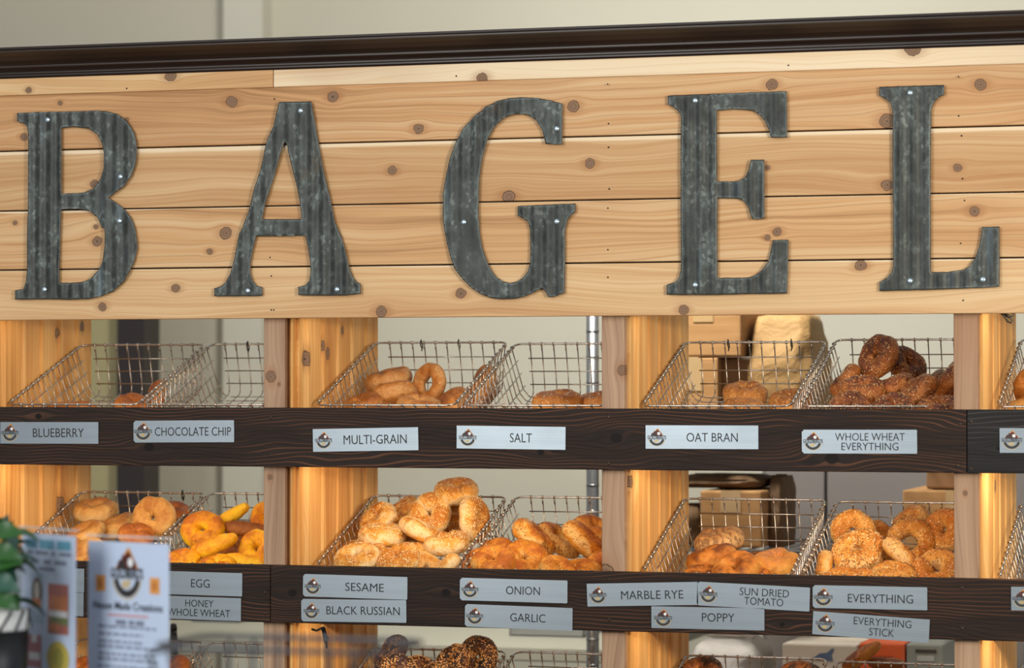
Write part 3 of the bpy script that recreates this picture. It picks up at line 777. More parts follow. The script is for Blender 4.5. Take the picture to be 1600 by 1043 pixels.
bagel('sesame', 'c', 700, 790, 60, .28, (.1, .5, .8), 10, 'bagel propping the topmost one'+L2, G, 1)
bagel('sesame', 'c', 672, 802, 67, .18, (.08, .85, .5), 280, 'round bagel facing forward with a small dark hole'+L2, G)
bagel('sesame', 'r', 740, 811, 80, .19, (.97, .10, .18), 90, 'tall upright bagel at the right'+L2, G, 1)
bagel('sesame', 'c', 624, 798, 64, .24, (-.5, .2, .85), 0, 'pale bagel sloping up to the right at the back'+L2, G, 2)
bagel('sesame', 'c', 634, 806, 46, .22, (-.2, .8, .5), 0, 'small bagel left of the forward facing one'+L2, G)
bagel('sesame', 'c', 592, 808, 54, .20, (-.4, .7, .6), 120, 'knobbly bagel at the upper left'+L2, G, 1)
bagel('sesame', 'c', 571, 820, 40, .20, (-.8, .5, .4), 60, 'small bagel against the left wires'+L2, G, 2)
bagel('sesame', 'c', 597, 838, 80, .15, (.04, .12, 1), 260, 'wide flat bagel at left centre'+L2, G, 2)
bagel('sesame', 'c', 656, 829, 66, .17, (.42, -.1, .9), 0, 'bagel sloping down to the right at the middle'+L2, G)
bagel('sesame', 'c', 698, 850, 74, .13, (-.04, .22, 1), 240, 'wide bagel lying flat at right centre'+L2, G)
bagel('sesame', 'c', 645, 851, 60, .15, (.45, .1, .9), 60, 'bagel wedged below the sloping middle one'+L2, G, 1)
bagel('sesame', 'c', 708, 825, 52, .22, (.3, .6, .7), 60, 'pale plain looking bagel behind the tall upright one'+L2, G, 2)
bagel('sesame', 'c', 558, 874, 76, .09, (-.1, .45, .9), 330, 'bagel at the front left corner'+L2, G)
bagel('sesame', 'c', 623, 876, 74, .08, (-.15, .5, .85), 200, 'heavily seeded bagel at the front centre'+L2, G, 1)
bagel('sesame', 'c', 650, 866, 52, .12, (.2, .4, .9), 60, 'glossy bagel behind the heavily seeded front one'+L2, G)
bagel('sesame', 'c', 664, 884, 44, .08, (.5, .6, .6), 60, 'small bagel right of the heavily seeded front one'+L2, G, 2)
bagel('sesame', 'c', 696, 882, 44, .07, (-.5, .2, .6), 160, 'small bagel at the front right corner'+L2, G)
bagel('sesame', 'c', 552, 859, 44, .14, (-.3, .5, .9), 60, 'shaded bagel low against the left wires'+L2, G, 1)
bagel('sesame', 'c', 575, 860, 52, .13, (0, .2, .9), 60, 'shaded bagel under the wide flat left one'+L2, G)
G = 'toasted onion bagels in the ONION basket'
L2 = ' in the ONION basket'
bagel('onion', 'c', 833, 842, 82, .20, (.66, -.12, .74), 100, 'leftmost of three leaning edge on bagels'+L2, G)
bagel('onion', 'o', 873, 844, 78, .20, (.62, .12, .74), 40, 'middle leaning bagel with its hole showing'+L2, G)
bagel('onion', 'c', 911, 845, 80, .21, (.66, -.10, .74), 180, 'rightmost of three leaning edge on bagels'+L2, G, 1)
bagel('onion', 'r', 928, 828, 68, .22, (.45, .22, .85), 10, 'toasted ring bagel lying on top beside the post'+L2, G)
bagel('onion', 'c', 772, 860, 54, .17, (-.2, .45, .8), 60, 'speckled bagel at upper left'+L2, G, 1)
bagel('onion', 'c', 771, 879, 74, .07, (.15, .5, .85), 300, 'torn bagel with a white crumb at front left'+L2, G)
bagel('onion', 'c', 818, 876, 82, .125, (.25, .6, .75), 250, 'wide speckled bagel at front centre'+L2, G, 1)
bagel('onion', 'c', 743, 881, 50, .08, (-.6, .6, .4), 20, 'bagel at the far left front corner'+L2, G)
bagel('onion', 'c', 872, 889, 56, .09, (.5, .3, .7), 60, 'orange brown bagel tip at the front'+L2, G)
bagel('onion', 'c', 906, 891, 60, .09, (0, .3, .9), 60, 'pale bagel low at the front right'+L2, G, 1)
bagel('onion', 'c', 946, 883, 52, .10, (.4, .8, .3), 60, 'bagel touching the post at the front right'+L2, G)
G = 'assorted bagels above the SUN DRIED TOMATO plate'
bagel('rye', 'c', 1124, 846, 82, .20, (-.12, .25, 1), 240, 'marbled tan bagel on top of the left stack'+' in the half empty basket', G)
bagel('smooth', 'c', 1112, 873, 80, .14, (-.24, .12, 1), 30, 'glossy orange brown bagel below the marbled one', G)
bagel('smooth', 'r', 1150, 891, 78, .06, (-.15, .55, .85), 330, 'curled browned bagel at front, right of the glossy one', G, 1)
bagel('smooth', 'c', 1182, 901, 44, .06, (.4, .5, .8), 330, 'small curled bagel end at the front of the half empty basket', G, 2)
bagel('tomato', 'c', 1214, 881, 80, .16, (.06, .25, 1), 0, 'flat orange bagel with a pinkish top', G)
bagel('burnt', 'f', 1192, 874, 62, .21, (.1, .2, 1), 0, 'dark seeded bagel edge behind the flat orange one', G)
bagel('smooth', 'c', 1098, 896, 50, .09, (0, .3, 1), 330, 'low bagel under the glossy orange brown one', G)
G = 'seeded bagels in the EVERYTHING basket'
L2 = ' in the EVERYTHING heap'
bagel('every', 'r', 1333, 829, 74, .20, (.1, .82, .45), 90, 'speckled ring bagel at the upper left'+L2, G)
bagel('everyheavy', 'c', 1342, 863, 88, .12, (-.18, .72, .62), 200, 'large thickly crusted bagel at left centre'+L2, G)
bagel('every', 'o', 1421, 848, 84, .18, (.12, .82, .55), 60, 'big open ring bagel at the centre'+L2, G)
bagel('every', 'c', 1408, 867, 68, .12, (.70, -.12, .70), 0, 'speckled bagel leaning edge on across the open ring'+L2, G, 1)
bagel('every', 'c', 1423, 811, 58, .24, (-.5, .35, .8), 60, 'bagel sloping up at the top centre'+L2, G)
bagel('every', 'r', 1476, 829, 74, .20, (-.15, .85, .45), 100, 'browned ring bagel at the upper right by the post'+L2, G, 1)
bagel('every', 'r', 1464, 893, 84, .10, (-.1, .72, .65), 270, 'speckled ring bagel at the front right'+L2, G)
bagel('every', 'c', 1289, 886, 50, .10, (-.95, .2, .1), 0, 'narrow upright bagel at the far left'+L2, G)
bagel('every', 'c', 1313, 904, 50, .08, (0, .5, .8), 0, 'low orange bagel right of the narrow upright one'+L2, G, 1)
bagel('every', 'c', 1396, 897, 66, .08, (.12, .3, .9), 0, 'pale speckled bagel low at the front centre'+L2, G)
bagel('every', 'c', 1390, 878, 54, .16, (0, .4, .9), 0, 'shaded bagel deep in the gap at the middle'+L2, G)
bagel('every', 'c', 1369, 835, 48, .25, (.5, .6, .5), 0, 'dark shaded bagel peeping out behind the upper left ring'+L2, G, 1)
bagel('every', 'c', 1345, 902, 44, .07, (0, .4, .9), 0, 'sliver of speckled bagel at the very front left'+L2, G)
G = 'near black bagels in the bottom row'
bagel('russ', 'c', 612, 1021, 66, .22, (-.65, .45, .6), 0, 'near black seeded bagel leaning at left of bottom basket', G)
bagel('russ', 'c', 655, 1048, 56, .16, (.2, .6, .8), 90, 'tan flecked dark bagel low at the middle of bottom basket', G, 1)
bagel('russ', 'c', 708, 1032, 54, .20, (-.4, .7, .5), 60, 'smooth dark bagel left of the big crusted one', G)
bagel('russ', 'c', 747, 1023, 60, .20, (.1, .92, .35), 90, 'big round near black bagel crusted with tan flakes', G, 1)
bagel('russ', 'c', 690, 1056, 48, .14, (0, .5, .8), 0, 'dark bagel barely showing at the bottom photo edge', G)
bagel('russ', 'c', 622, 1045, 52, .15, (.4, .7, .6), 60, 'dark bagel below the leaning left one', G)
G = 'charred bagels in the bottom row'
bagel('burnt', 'r', 1094, 1052, 70, .24, (-.1, .5, .85), 90, 'charred poppy bagel at left, cut by bottom photo edge', G)
bagel('burnt', 'c', 1249, 1055, 68, .22, (0, .3, .9), 0, 'charred poppy bagel under the POPPY plate, cut by bottom edge', G)
bagel('blue', 'c', 128, 1040, 34, .24, (-.2, .6, .8), 0, 'small brown bagel between the menu cards, bottom row', 'brown bagels low behind the menu cards')
bagel('blue', 'c', 274, 1038, 34, .24, (-.2, .6, .8), 0, 'brown bagel at right edge of the taller menu card, bottom row', 'brown bagels low behind the menu cards', 1)

settle()
# ------------------------------------------------------------------ text
_tc = {}
def text_mesh(s, off=-.003):
    """outline of a string: baseline at 0, capital height 1, left at 0, returns verts/faces/width"""
    if (s, off) in _tc: return _tc[(s, off)]
    cu = bpy.data.curves.new('t', 'FONT'); cu.body = s; cu.resolution_u = 3; cu.offset = off; cu.fill_mode = 'BOTH'
    ob = bpy.data.objects.new('t', cu); C.objects.link(ob)
    dg = bpy.context.evaluated_depsgraph_get(); dg.update()
    me = ob.evaluated_get(dg).to_mesh(); vs = [v.co.copy() for v in me.vertices]; fs = [tuple(p.vertices) for p in me.polygons]
    ob.evaluated_get(dg).to_mesh_clear(); bpy.data.objects.remove(ob); bpy.data.curves.remove(cu)
    x0 = min(v.x for v in vs); x1 = max(v.x for v in vs); H = .729
    vs = [Vector(((v.x-x0)/H, 0, v.y/H)) for v in vs]
    _tc[(s, off)] = (vs, fs, (x1-x0)/H); return _tc[(s, off)]
def add_text(mb, s, x0, x1, z0, h, y, mi=0, off=-.003):
    vs, fs, wd = text_mesh(s, off); k = (x1-x0)/wd
    mb.add([(x0+v.x*k, y, z0+v.z*h) for v in vs], fs, mi)

# emblem (unit: width 1, centre 0,0)
M_lg = [flat('emblem_dark', '#33302f', .5), flat('emblem_red', '#52221c', .5), flat('emblem_orange', '#d9912f', .5), flat('emblem_white', '#e9ecee', .5), flat('emblem_gold', '#e0b93a', .5)]
def emblem():
    mb = MB(); n = 22
    def arc(r0, r1, a0, a1, y, mi):
        vs = []
        for i in range(n+1):
            a = R(a0+(a1-a0)*i/n); vs += [(r0*cos(a), y, r0*sin(a)), (r1*cos(a), y, r1*sin(a))]
        mb.add(vs, [(2*i, 2*i+1, 2*i+3, 2*i+2) for i in range(n)], mi)
    arc(.29, .415, 195, 345, 0, 0); arc(.44, .455, 192, 348, 0, 4)
    mb.add([(-.36, -.0002, .10), (.36, -.0002, .10), (.05, -.0002, .50)], [(0, 1, 2)], 2)
    mb.add([(-.33, -.0004, .09), (.31, -.0004, .09), (.27, -.0004, .20), (.10, -.0004, .38), (.02, -.0004, .43), (-.06, -.0004, .34), (-.14, -.0004, .36), (-.16, -.0004, .28), (-.26, -.0004, .24)], [tuple(range(9))], 1)
    mb.add([(-.26+.0, -.0006, .10), (-.02, -.0006, .10), (-.10, -.0006, .27), (-.20, -.0006, .22)], [(0, 1, 2, 3)], 0)
    mb.add([(.11+.085*cos(a*pi/6), -.0007, .22+.085*sin(a*pi/6)) for a in range(12)], [tuple(range(12))], 3)
    mb.add([(-.50, -.0007, -.075), (.50, -.0007, -.075), (.50, -.0007, -.055), (-.50, -.0007, -.055)], [(0, 1, 2, 3)], 0) if False else None
    add_text(mb, "GOLDBERG'S", -.50, .50, -.07, .19, -.0009, 0, .022)
    add_text(mb, "NY", -.13, .13, -.25, .15, -.0005, 4, .03)
    return mb.mesh('emblem', M_lg)
EMB = emblem()

# plates: corners TL, TR, BR, BL ; emblem centre/width ; text lines (string, x0, x1, baseline y, cap height px)
def plate(tl, tr, bl, em, lines, label, corner=0):
    y = YF-.0015
    A, B, D = at(*tl, y), at(*tr, y), at(*bl, y)
    u = (B-A); W = u.length; u.normalize(); H = (D-A).length; ang = math.atan2(u.z, u.x)
    t = empty('name_plate', tuple(A), label, 'sign', 'metal flavour name plates on the dark rails'); t.rotation_euler = (0, -ang, 0)
    inv = Matrix.Translation(A) @ Matrix.Rotation(-ang, 4, 'Y'); inv.invert()
    th = .0012; c = .0035 if corner else .0004
    pts = [(c, 0), (W-c*.3, 0), (W, -c*.3), (W, -H+c*.3), (W-c*.3, -H), (c, -H), (0, -H+c), (0, -c)]
    mb = MB(); vs = [(a_, -th, b_) for a_, b_ in pts]+[(a_, 0.0006, b_) for a_, b_ in pts]; n = 8
    mb.add(vs, [tuple(range(8))[::-1], tuple(range(8, 16))]+[(i, (i+1) % n, n+(i+1) % n, n+i) for i in range(n)])
    pt_ = mb.build('plate', M_plate, t)
    def loc(px, py): return inv @ at(px, py, y)
    if em:
        e = loc(*em[:2]); o = put('emblem', EMB, pt_, (e.x, -th-.0002, e.z)); s_ = em[2]/ppm(A); o.scale = (s_, .3, s_)
    if lines:
        mb = MB()
        for (s_, xa, xb_, yb, ch) in lines:
            P0, P1 = loc(xa, yb[0]), loc(xb_, yb[1])
            add_text(mb, s_, P0.x, P1.x, (P0.z+P1.z)/2, ch/ppm(A), -th-.0003)
        mb.build('lettering', M_ink, pt_)
    return t
def pl(tl, tr, bl, em, lines, label, c=0): return plate(tl, tr, bl, em, lines, 'brushed metal name plate reading '+label, c)
pl((1, 659), (154, 659), (1, 692.5), (16, 676, 29), [('BLUEBERRY', 52, 131.5, (682.5, 682.5), 14.5)], 'BLUEBERRY')
pl((209, 657), (366, 656), (209, 691), (224, 674, 30), [('CHOCOLATE CHIP', 242.5, 361.5, (681, 679.5), 14)], 'CHOCOLATE CHIP', 1)
pl((489, 670), (653.5, 667), (489.5, 705.5), (506, 688, 28), [('MULTI-GRAIN', 537.5, 636, (694, 692), 15)], 'MULTI-GRAIN')
pl((714, 664.5), (884, 666.5), (714, 700), (731, 683.5, 29), [('SALT', 797, 831.5, (690.5, 691), 15)], 'SALT')
pl((1009, 664), (1185, 664.5), (1009, 700.5), (1026.5, 683.5, 30), [('OAT BRAN', 1073, 1153, (689.5, 690), 14.5)], 'OAT BRAN')
pl((1253, 671), (1433, 671), (1253.5, 708), (1270.5, 689.5, 31), [('WHOLE WHEAT', 1305, 1414, (688, 688), 12.5), ('EVERYTHING', 1315, 1404, (703, 703), 12.5)], 'WHOLE WHEAT EVERYTHING', 1)
pl((1562, 668.5), (1740, 668.5), (1562, 707), (1581, 687.5, 32), [], 'only a round emblem, cut by right photo edge, top rail')
pl((-30, 884), (132, 888), (-30, 921), None, [], 'nothing visible, upper blank end between the menu cards', 1)
pl((-30, 922), (131, 926), (-30, 958), None, [], 'nothing visible, lower blank end between the menu cards')
pl((213, 890), (379, 895), (213, 926), (231, 910, 30), [('EGG', 299, 328, (917, 917.5), 13.5)], 'EGG', 1)
pl((212, 928.5), (377, 934), (212, 964), (230, 948, 30), [('HONEY', 290, 334, (947, 948), 11.5), ('WHOLE WHEAT', 262, 360, (961, 963.5), 12)], 'HONEY WHOLE WHEAT')
pl((474, 896), (637, 901), (472, 931), (489, 915.5, 27), [('SESAME', 540, 600, (922, 924.5), 13.5)], 'SESAME', 1)
pl((471, 935), (635, 937), (473, 970), (487, 954, 26), [('BLACK RUSSIAN', 510.5, 625, (959, 960.5), 13.5)], 'BLACK RUSSIAN', 1)
pl((719, 902), (887, 906.5), (717, 937), (734.5, 920.5, 28), [('ONION', 791, 844, (928, 929), 13.5)], 'ONION', 1)
pl((727, 943), (895, 949.5), (725, 978), (742, 962, 28), [('GARLIC', 797.5, 852.5, (970, 972), 13.5)], 'GARLIC', 1)
pl((917, 911.5), (1090, 908.5), (918, 947), (934.5, 929.5, 28), [('MARBLE RYE', 971, 1068, (936, 934.5), 14)], 'MARBLE RYE')
pl((1090, 908), (1266, 917.5), (1091, 945), (1107, 928, 29), [('SUN DRIED', 1156, 1233, (929, 933), 12.5), ('TOMATO', 1163, 1224, (943.5, 947), 12.5)], 'SUN DRIED TOMATO', 1)
pl((1018, 946.5), (1194.5, 950), (1019, 980.5), (1036.5, 965, 29), [('POPPY', 1097, 1148, (970, 971.5), 14)], 'POPPY')
pl((1270, 913.5), (1449, 917), (1269, 949), (1286.5, 932.5, 30), [('EVERYTHING', 1325, 1427, (940.5, 942), 14)], 'EVERYTHING', 1)
pl((1271, 954), (1453, 967.5), (1270, 990), (1289.5, 973.5, 30), [('EVERYTHING', 1334, 1424, (975, 980.5), 12.5), ('STICK', 1358, 1397, (992, 994.5), 12.5)], 'EVERYTHING STICK')
pl((1580, 916), (1755, 919), (1580, 953), (1597, 935, 30), [], 'only a round emblem, cut by right photo edge, lower rail')

# ------------------------------------------------------------------ galvanized letters
z1 = lambda *p: [(a/2.6667, b/2.6667) for a, b in p]
z4 = lambda *p: [(a/2.6667, 350+b/2.6667) for a, b in p]
z2 = lambda *p: [(500+a/2.6667, b/2.6667) for a, b in p]
zG = lambda *p: [(680+a/5.796, 300+b/5.796) for a, b in p]
E5 = lambda *p: [(1030+a/6.136, 130+b/6.136) for a, b in p]
E6 = lambda *p: [(1030+a/6.136, 300+b/6.136) for a, b in p]
L7 = lambda *p: [(1360+a/5.796, 300+b/5.796) for a, b in p]
L8 = lambda *p: [(1360+a/5.796, 120+b/5.796) for a, b in p]
LET = {
 'B': ([z1((72,470),(160,466),(300,464),(400,460),(440,462),(490,474),(530,505),(556,545),(568,590),(570,640),(562,690),(545,735),(515,775),(475,805),(450,823),(480,840),(515,868),(545,905),(562,950),(570,1000)) +
        z4((572,100),(560,150),(540,200),(510,245),(470,280),(420,300),(370,311),(300,314),(200,312),(62,314),(62,276),(95,270),(108,240),(113,190),(113,60)) + z1((117,880),(119,560),(115,530),(100,515),(72,505)),
        z1((257,533),(310,527),(370,535),(405,560),(425,600),(434,640),(432,700),(415,750),(390,785),(350,802),(257,806)),
        z1((255,873),(330,870),(375,880),(405,905),(425,950)) + z4((437,20),(437,90),(428,150),(410,190),(385,220),(350,240),(300,244),(247,243),(250,100))],
       [(74,187),(188,276),(187,345),(69,452)], 'leftmost corrugated metal letter B on the cedar sign board'),
 'A': ([z1((1163,424),(1297,422),(1307,470),(1325,590),(1345,690),(1370,800),(1395,920)) + z4((1425,60),(1440,110),(1455,180),(1470,220),(1485,240),(1503,248),(1503,290),(1440,297),(1330,297),(1245,296),(1243,262),(1270,255),(1288,235),(1295,200),(1293,160),(1285,110),(1272,48),(1150,50),(1068,50),(1055,100),(1045,150),(1042,200),(1052,235),(1068,255),(1092,262),(1092,298),(990,300),(892,300),(892,266),(920,260),(940,240),(960,205),(975,150),(985,90),(995,40)) + z1((1010,950),(1035,880),(1055,800),(1080,720),(1100,640),(1115,575),(1140,520)),
        z1((1187,587),(1198,610),(1212,680),(1232,760),(1250,840),(1258,912),(1092,912),(1105,850),(1130,770),(1155,690),(1172,630))],
       [(470,173),(387,454),(527,452)], 'corrugated metal letter A on the cedar sign board, second from left'),
 'G': ([z2((1010,432),(960,417),(900,407),(840,404),(790,408),(740,420),(690,445),(640,487),(600,530),(565,590),(540,665),(522,740),(512,810),(512,850)) +
        zG((66,200),(80,340),(105,470),(145,610),(180,700),(250,790),(330,870),(420,925),(510,958),(610,970),(720,965),(800,948),(880,915),(970,870),(1000,905),(1030,952),(1080,945),(1170,912),(1175,600),(1175,350),(1190,270),(1225,215),(1270,180),(1270,102),(1100,108),(900,118),(745,125),(745,215),(800,235),(845,275),(858,350),(860,500),(858,650),(835,720),(800,770),(740,808),(680,822),(610,805),(550,765),(500,690),(460,600),(425,500),(405,380),(395,250),(393,120)) +
        z2((662,820),(664,740),(675,660),(695,590),(725,530),(765,492),(810,475),(860,475),(900,500),(925,540),(940,600),(1010,602))],
       [(870,201),(725,347),(870,346)], 'corrugated metal letter G in the middle of the cedar sign board'),
 'E': ([E5((82,118),(300,108),(560,98),(900,85),(1222,75),(1226,300),(1225,520),(1070,522),(1050,450),(1020,370),(970,310),(920,270),(860,255),(700,248),(553,262),(553,600),(555,940),(765,938),(820,900),(855,840),(880,732),(1008,730),(1010,980)) +
        E6((1010,100),(1010,255),(900,262),(880,230),(855,150),(820,95),(770,62),(560,55),(555,400),(560,820),(870,818),(930,790),(990,740),(1040,670),(1070,560),(1088,458),(1240,456),(1235,700),(1225,972),(900,975),(500,985),(240,985),(72,982),(70,890),(110,875),(160,860),(190,820),(205,740),(205,400),(205,100)) +
        E5((205,800),(205,310),(180,260),(130,225),(82,205))],
       [(1086,157),(1086,445)], 'corrugated metal letter E on the cedar sign board, fourth from left'),
 'L': ([L8((80,90),(300,82),(500,78),(668,72),(670,160),(620,185),(575,230),(552,300),(548,600),(546,1000)) + L7((546,300),(548,722),(700,722),(850,700),(900,670),(950,590),(985,500),(1003,400),(1012,315),(1168,310),(1168,600),(1168,858),(900,870),(500,885),(85,895),(82,815),(150,775),(190,730),(205,670),(205,300)) + L8((200,900),(200,300),(185,240),(140,200),(80,170))],
       [(1422,145),(1422,438.5),(1536,436.5)], 'rightmost corrugated metal letter L on the cedar sign board'),
}
def inside(x, z, loops):
    c = False
    for lp in loops:
        n = len(lp)
        for i in range(n):
            x0, z0 = lp[i]; x1, z1_ = lp[(i+1) % n]
            if (z0 > z) != (z1_ > z) and x < (x1-x0)*(z-z0)/(z1_-z0)+x0: c = not c
    return c
for ch, (loops, screws, label) in LET.items():
    YL = YF-.008; rnd = random.Random(ord(ch))
    L2_ = []
    for lp in loops:
        pts = [at(a_, b_, YL) for a_, b_ in lp]; q = []
        for i, p in enumerate(pts):
            p2 = pts[(i+1) % len(pts)]; m = max(1, int((p2-p).length/.0035))
            for k in range(m):
                pp = p.lerp(p2, k/m); j = .0003
                q.append((pp.x+rnd.uniform(-j, j), pp.z+rnd.uniform(-j, j)))
        L2_.append(q)
    co = []; ed = []
    for q in L2_:
        b = len(co); co += [Vector(p) for p in q]; ed += [(b+i, b+(i+1) % len(q)) for i in range(len(q))]
    xs_ = [c.x for c in co]; zs_ = [c.y for c in co]; st = .0026
    x = min(xs_)
    while x < max(xs_):
        z = min(zs_)
        while z < max(zs_):
            if inside(x, z, L2_): co.append(Vector((x, z)))
            z += .005
        x += st
    vo, eo, fo = delaunay_2d_cdt(co, ed, [], 0, 1e-5)[:3]
    fo = [f for f in fo if inside(sum(vo[i].x for i in f)/3, sum(vo[i].y for i in f)/3, L2_)]
    cx, cz = (min(xs_)+max(xs_))/2, min(zs_)
    def yy(x, z): return -.0013*(.75+.9*mnoise.noise(Vector((x*9, z*6, 8))))*sin(2*pi*(x+.004*ord(ch))/.0205) + .0012*mnoise.noise(Vector((x*25, z*25, 3)))
    t = empty('metal_letter', (cx, YL, cz), label, 'letter', 'corrugated metal letters of the sign')
    mb = MB(); n = len(vo); th = .0012
    mb.add([(v.x-cx, yy(v.x, v.y), v.y-cz) for v in vo]+[(v.x-cx, yy(v.x, v.y)+th, v.y-cz) for v in vo], [], 0)
    def front(f):
        a_, b_, c_ = [vo[i] for i in f]; return (b_-a_).x*(c_-a_).y-(b_-a_).y*(c_-a_).x > 0
    fr = [tuple(f) if front(f) else tuple(f)[::-1] for f in fo]
    cnt = {}
    for f in fr:
        for k in range(3):
            e = (f[k], f[(k+1) % 3]); cnt[e] = 1
    sides = [(b_, a_, a_+n, b_+n) for (a_, b_) in cnt if (b_, a_) not in cnt]
    mb.f += fr; mb.mi += [0]*len(fr); mb.f += [tuple(i+n for i in f)[::-1] for f in fr]; mb.mi += [1]*len(fr); mb.f += sides; mb.mi += [1]*len(sides)
    o = mb.build('letter_face', [M_galv, M_rust], t, smooth=False)
    me = o.data
    for p in me.polygons:
        if p.material_index == 0: p.use_smooth = True
    from mathutils.kdtree import KDTree
    bp = [q_ for lp in L2_ for q_ in lp]; kd = KDTree(len(bp))
    for i, q_ in enumerate(bp): kd.insert((q_[0], q_[1], 0), i)
    kd.balance(); at_ = me.attributes.new('edge', 'FLOAT', 'POINT')
    at_.data.foreach_set('value', [max(0.0, 1-kd.find((v.co.x+cx, v.co.z+cz, 0))[2]/.006) for v in me.vertices])
    for (sx, sy) in screws:
        p = at(sx, sy, YL)
        mb = MB(); Mx = Matrix.Translation((p.x-cx, yy(p.x, p.z)-.0002, p.z-cz)) @ Matrix.Rotation(R(90), 4, 'X')
        mb.lathe([(.0046, 0), (.0046, .0008), (.0040, .0018), (.0026, .0026), (.0008, .0029)], 14, Mx)
        mb.tube([(p.x-cx, .002, p.z-cz), (p.x-cx, .0085, p.z-cz)], .0014, 6)
        mb.build('screw', M_screw, t, smooth=True)

# ------------------------------------------------------------------ kitchen behind the rack
def thing_box(name, x0, x1, ytop, ybot, Y, D, m, label, cat, parts=(), bev=.004, group=None):
    a_, b_ = at(x0, ytop, Y), at(x1, ybot, Y)
    t = empty(name, (a_.x, Y, b_.z), label, cat, group)
    mb = MB(); mb.box((0, 0, 0), (b_.x-a_.x, D, a_.z-b_.z), bev=bev); mb.build('carton' if 'box' in name else 'body', m, t)
    return t, b_.x-a_.x, a_.z-b_.z
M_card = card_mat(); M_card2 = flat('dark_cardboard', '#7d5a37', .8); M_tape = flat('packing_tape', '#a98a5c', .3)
def tape(t, W, H, x=None):
    mb = MB(); x = W*.5 if x is None else x; mb.box((x-.02, -.0015, H*.62), (x+.02, 0, H+.0008)); mb.build('tape_strip', M_tape, t)
# chrome wire rack
YW = .95
def wire_shelf(zc_, x0, x1, label_part='shelf'):
    mb = MB()
    for dz in (0, -.028):
        mb.tube([(x0, YW, zc_+dz), (x1, YW, zc_+dz)], .0035, 6); mb.tube([(x0, YW+.42, zc_+dz), (x1, YW+.42, zc_+dz)], .0035, 6)
    n = int((x1-x0)/.045); pts = [(x0+i*(x1-x0)/n, YW, zc_ if i % 2 else zc_-.028) for i in range(n+1)]; mb.tube(pts, .0028, 5)
    k = x0
    while k < x1: mb.tube([(k, YW, zc_), (k, YW+.42, zc_)], .002, 4); k += .03
    return mb
xr0, xr1 = at(926, 700, YW).x, at(926, 700, YW).x+1.35
wr = empty('wire_shelving', (xr0, YW, 0), 'chrome wire storage shelving behind the right bays, its pole left of centre post', 'shelving')
def ch(o): o.matrix_parent_inverse = Matrix.Translation(-Vector(o.parent.location)); return o
for (x, y) in ((xr0, YW), (xr1, YW), (xr0, YW+.42), (xr1, YW+.42)):
    if (x, y) == (xr0, YW+.42): continue
    mb = MB(); mb.tube([(x, y, 0), (x, y, 2.0)], .0125, 12)
    z = .1
    while z < 1.95: mb.tube([(x, y, z), (x, y, z+.003)], .0133, 12); z += .05
    ch(mb.build('pole', M_chrome, wr, True))
mb = MB(); mb.tube([(xr0, YW+.42, 0), (xr0, YW+.42, 2.0)], .0125, 12); ch(mb.build('pole', M_chrome, wr, True))
zsh = at(1220, 861, YW).z; zs3 = zsh-.30; zs1 = at(1220, 700, YW).z
for z in (zs1, zsh, zs3): ch(wire_shelf(z, xr0+.15 if z != zs3 else xr0+.15, xr1).build('wire_shelf', M_chrome, wr, True))
G = 'cartons on the wire shelving'
YB = YW+.05
def shelf_item(z): return z+.0037
# top shelf
bt, W, H = thing_box('cardboard_box', 1040, 1158, 470, 557, YB, .30, M_card, 'tan cardboard box at upper left behind the OAT BRAN basket', 'box', group=G)
tape(bt, W, H)
bt, W, H = thing_box('cardboard_box', 1040, 1122, 558, 696, YB, .30, M_card, 'cardboard box under the tan one behind OAT BRAN basket', 'box', group=G)
tape(bt, W, H)
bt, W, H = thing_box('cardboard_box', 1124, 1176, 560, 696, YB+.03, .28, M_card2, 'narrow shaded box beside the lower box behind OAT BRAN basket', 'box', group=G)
def sack(name, x0, x1, ytop, ybot, Y, D, m, label, cat, seed=0, lumps=.25, parts=True, top=.75):
    a_, b_ = at(x0, ytop, Y), at(x1, ybot, Y); W, H = b_.x-a_.x, a_.z-b_.z
    mb = MB(); nu, nv = 36, 20; vs = []
    for j in range(nv+1):
        t_ = j/nv; hz = H*t_
        sc = (1-max(0, (t_-.55)/.45)**2.2*(1-top)) if t_ < 1 else top
        sc *= .9+.1*min(1, t_*6)
        for i in range(nu):
            an = 2*pi*i/nu; c_, s_ = cos(an), sin(an)
            ex = math.copysign(abs(c_)**.45, c_); ey = math.copysign(abs(s_)**.45, s_)
            nn_ = 1+lumps*.35*mnoise.noise(Vector((c_*1.5+seed, s_*1.5, t_*3)))+lumps*.12*mnoise.noise(Vector((c_*6+seed, s_*6, t_*9)))
            vs.append((W/2+W/2*ex*sc*nn_, D/2+D/2*ey*sc*nn_, hz+(lumps*.1*H*mnoise.noise(Vector((c_*2, s_*2+seed, 1))) if t_ > .8 else 0)))
    fs = [(j*nu+i, j*nu+(i+1) % nu, (j+1)*nu+(i+1) % nu, (j+1)*nu+i) for j in range(nv) for i in range(nu)]
    fs += [tuple(range(nu))[::-1], tuple(nv*nu+i for i in range(nu))]
    mb.add(vs, fs); t = empty(name, (a_.x, Y, b_.z), label, cat)
    mb.build('bag_body', m, t, smooth=True)
    mf = MB(); z = H*.985; mf.box((W*.15, D*.42, z), (W*.85, D*.50, z+H*.045), bev=.002); mf.build('folded_top', m, t)
    return t
def papermat(name, a_, b_):
    t = NT(name); o = t.coord('Object'); n1 = t.noise(o, 9, 4, .7, 1.5); t.bump(n1, .9, .01); return t.done(t.mix(n1, a_, b_), .7, 0, .25)
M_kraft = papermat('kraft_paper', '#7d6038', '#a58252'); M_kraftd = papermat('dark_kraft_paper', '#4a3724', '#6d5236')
M_sack = papermat('white_sack_cloth', '#b5aea5', '#cbc5bd')
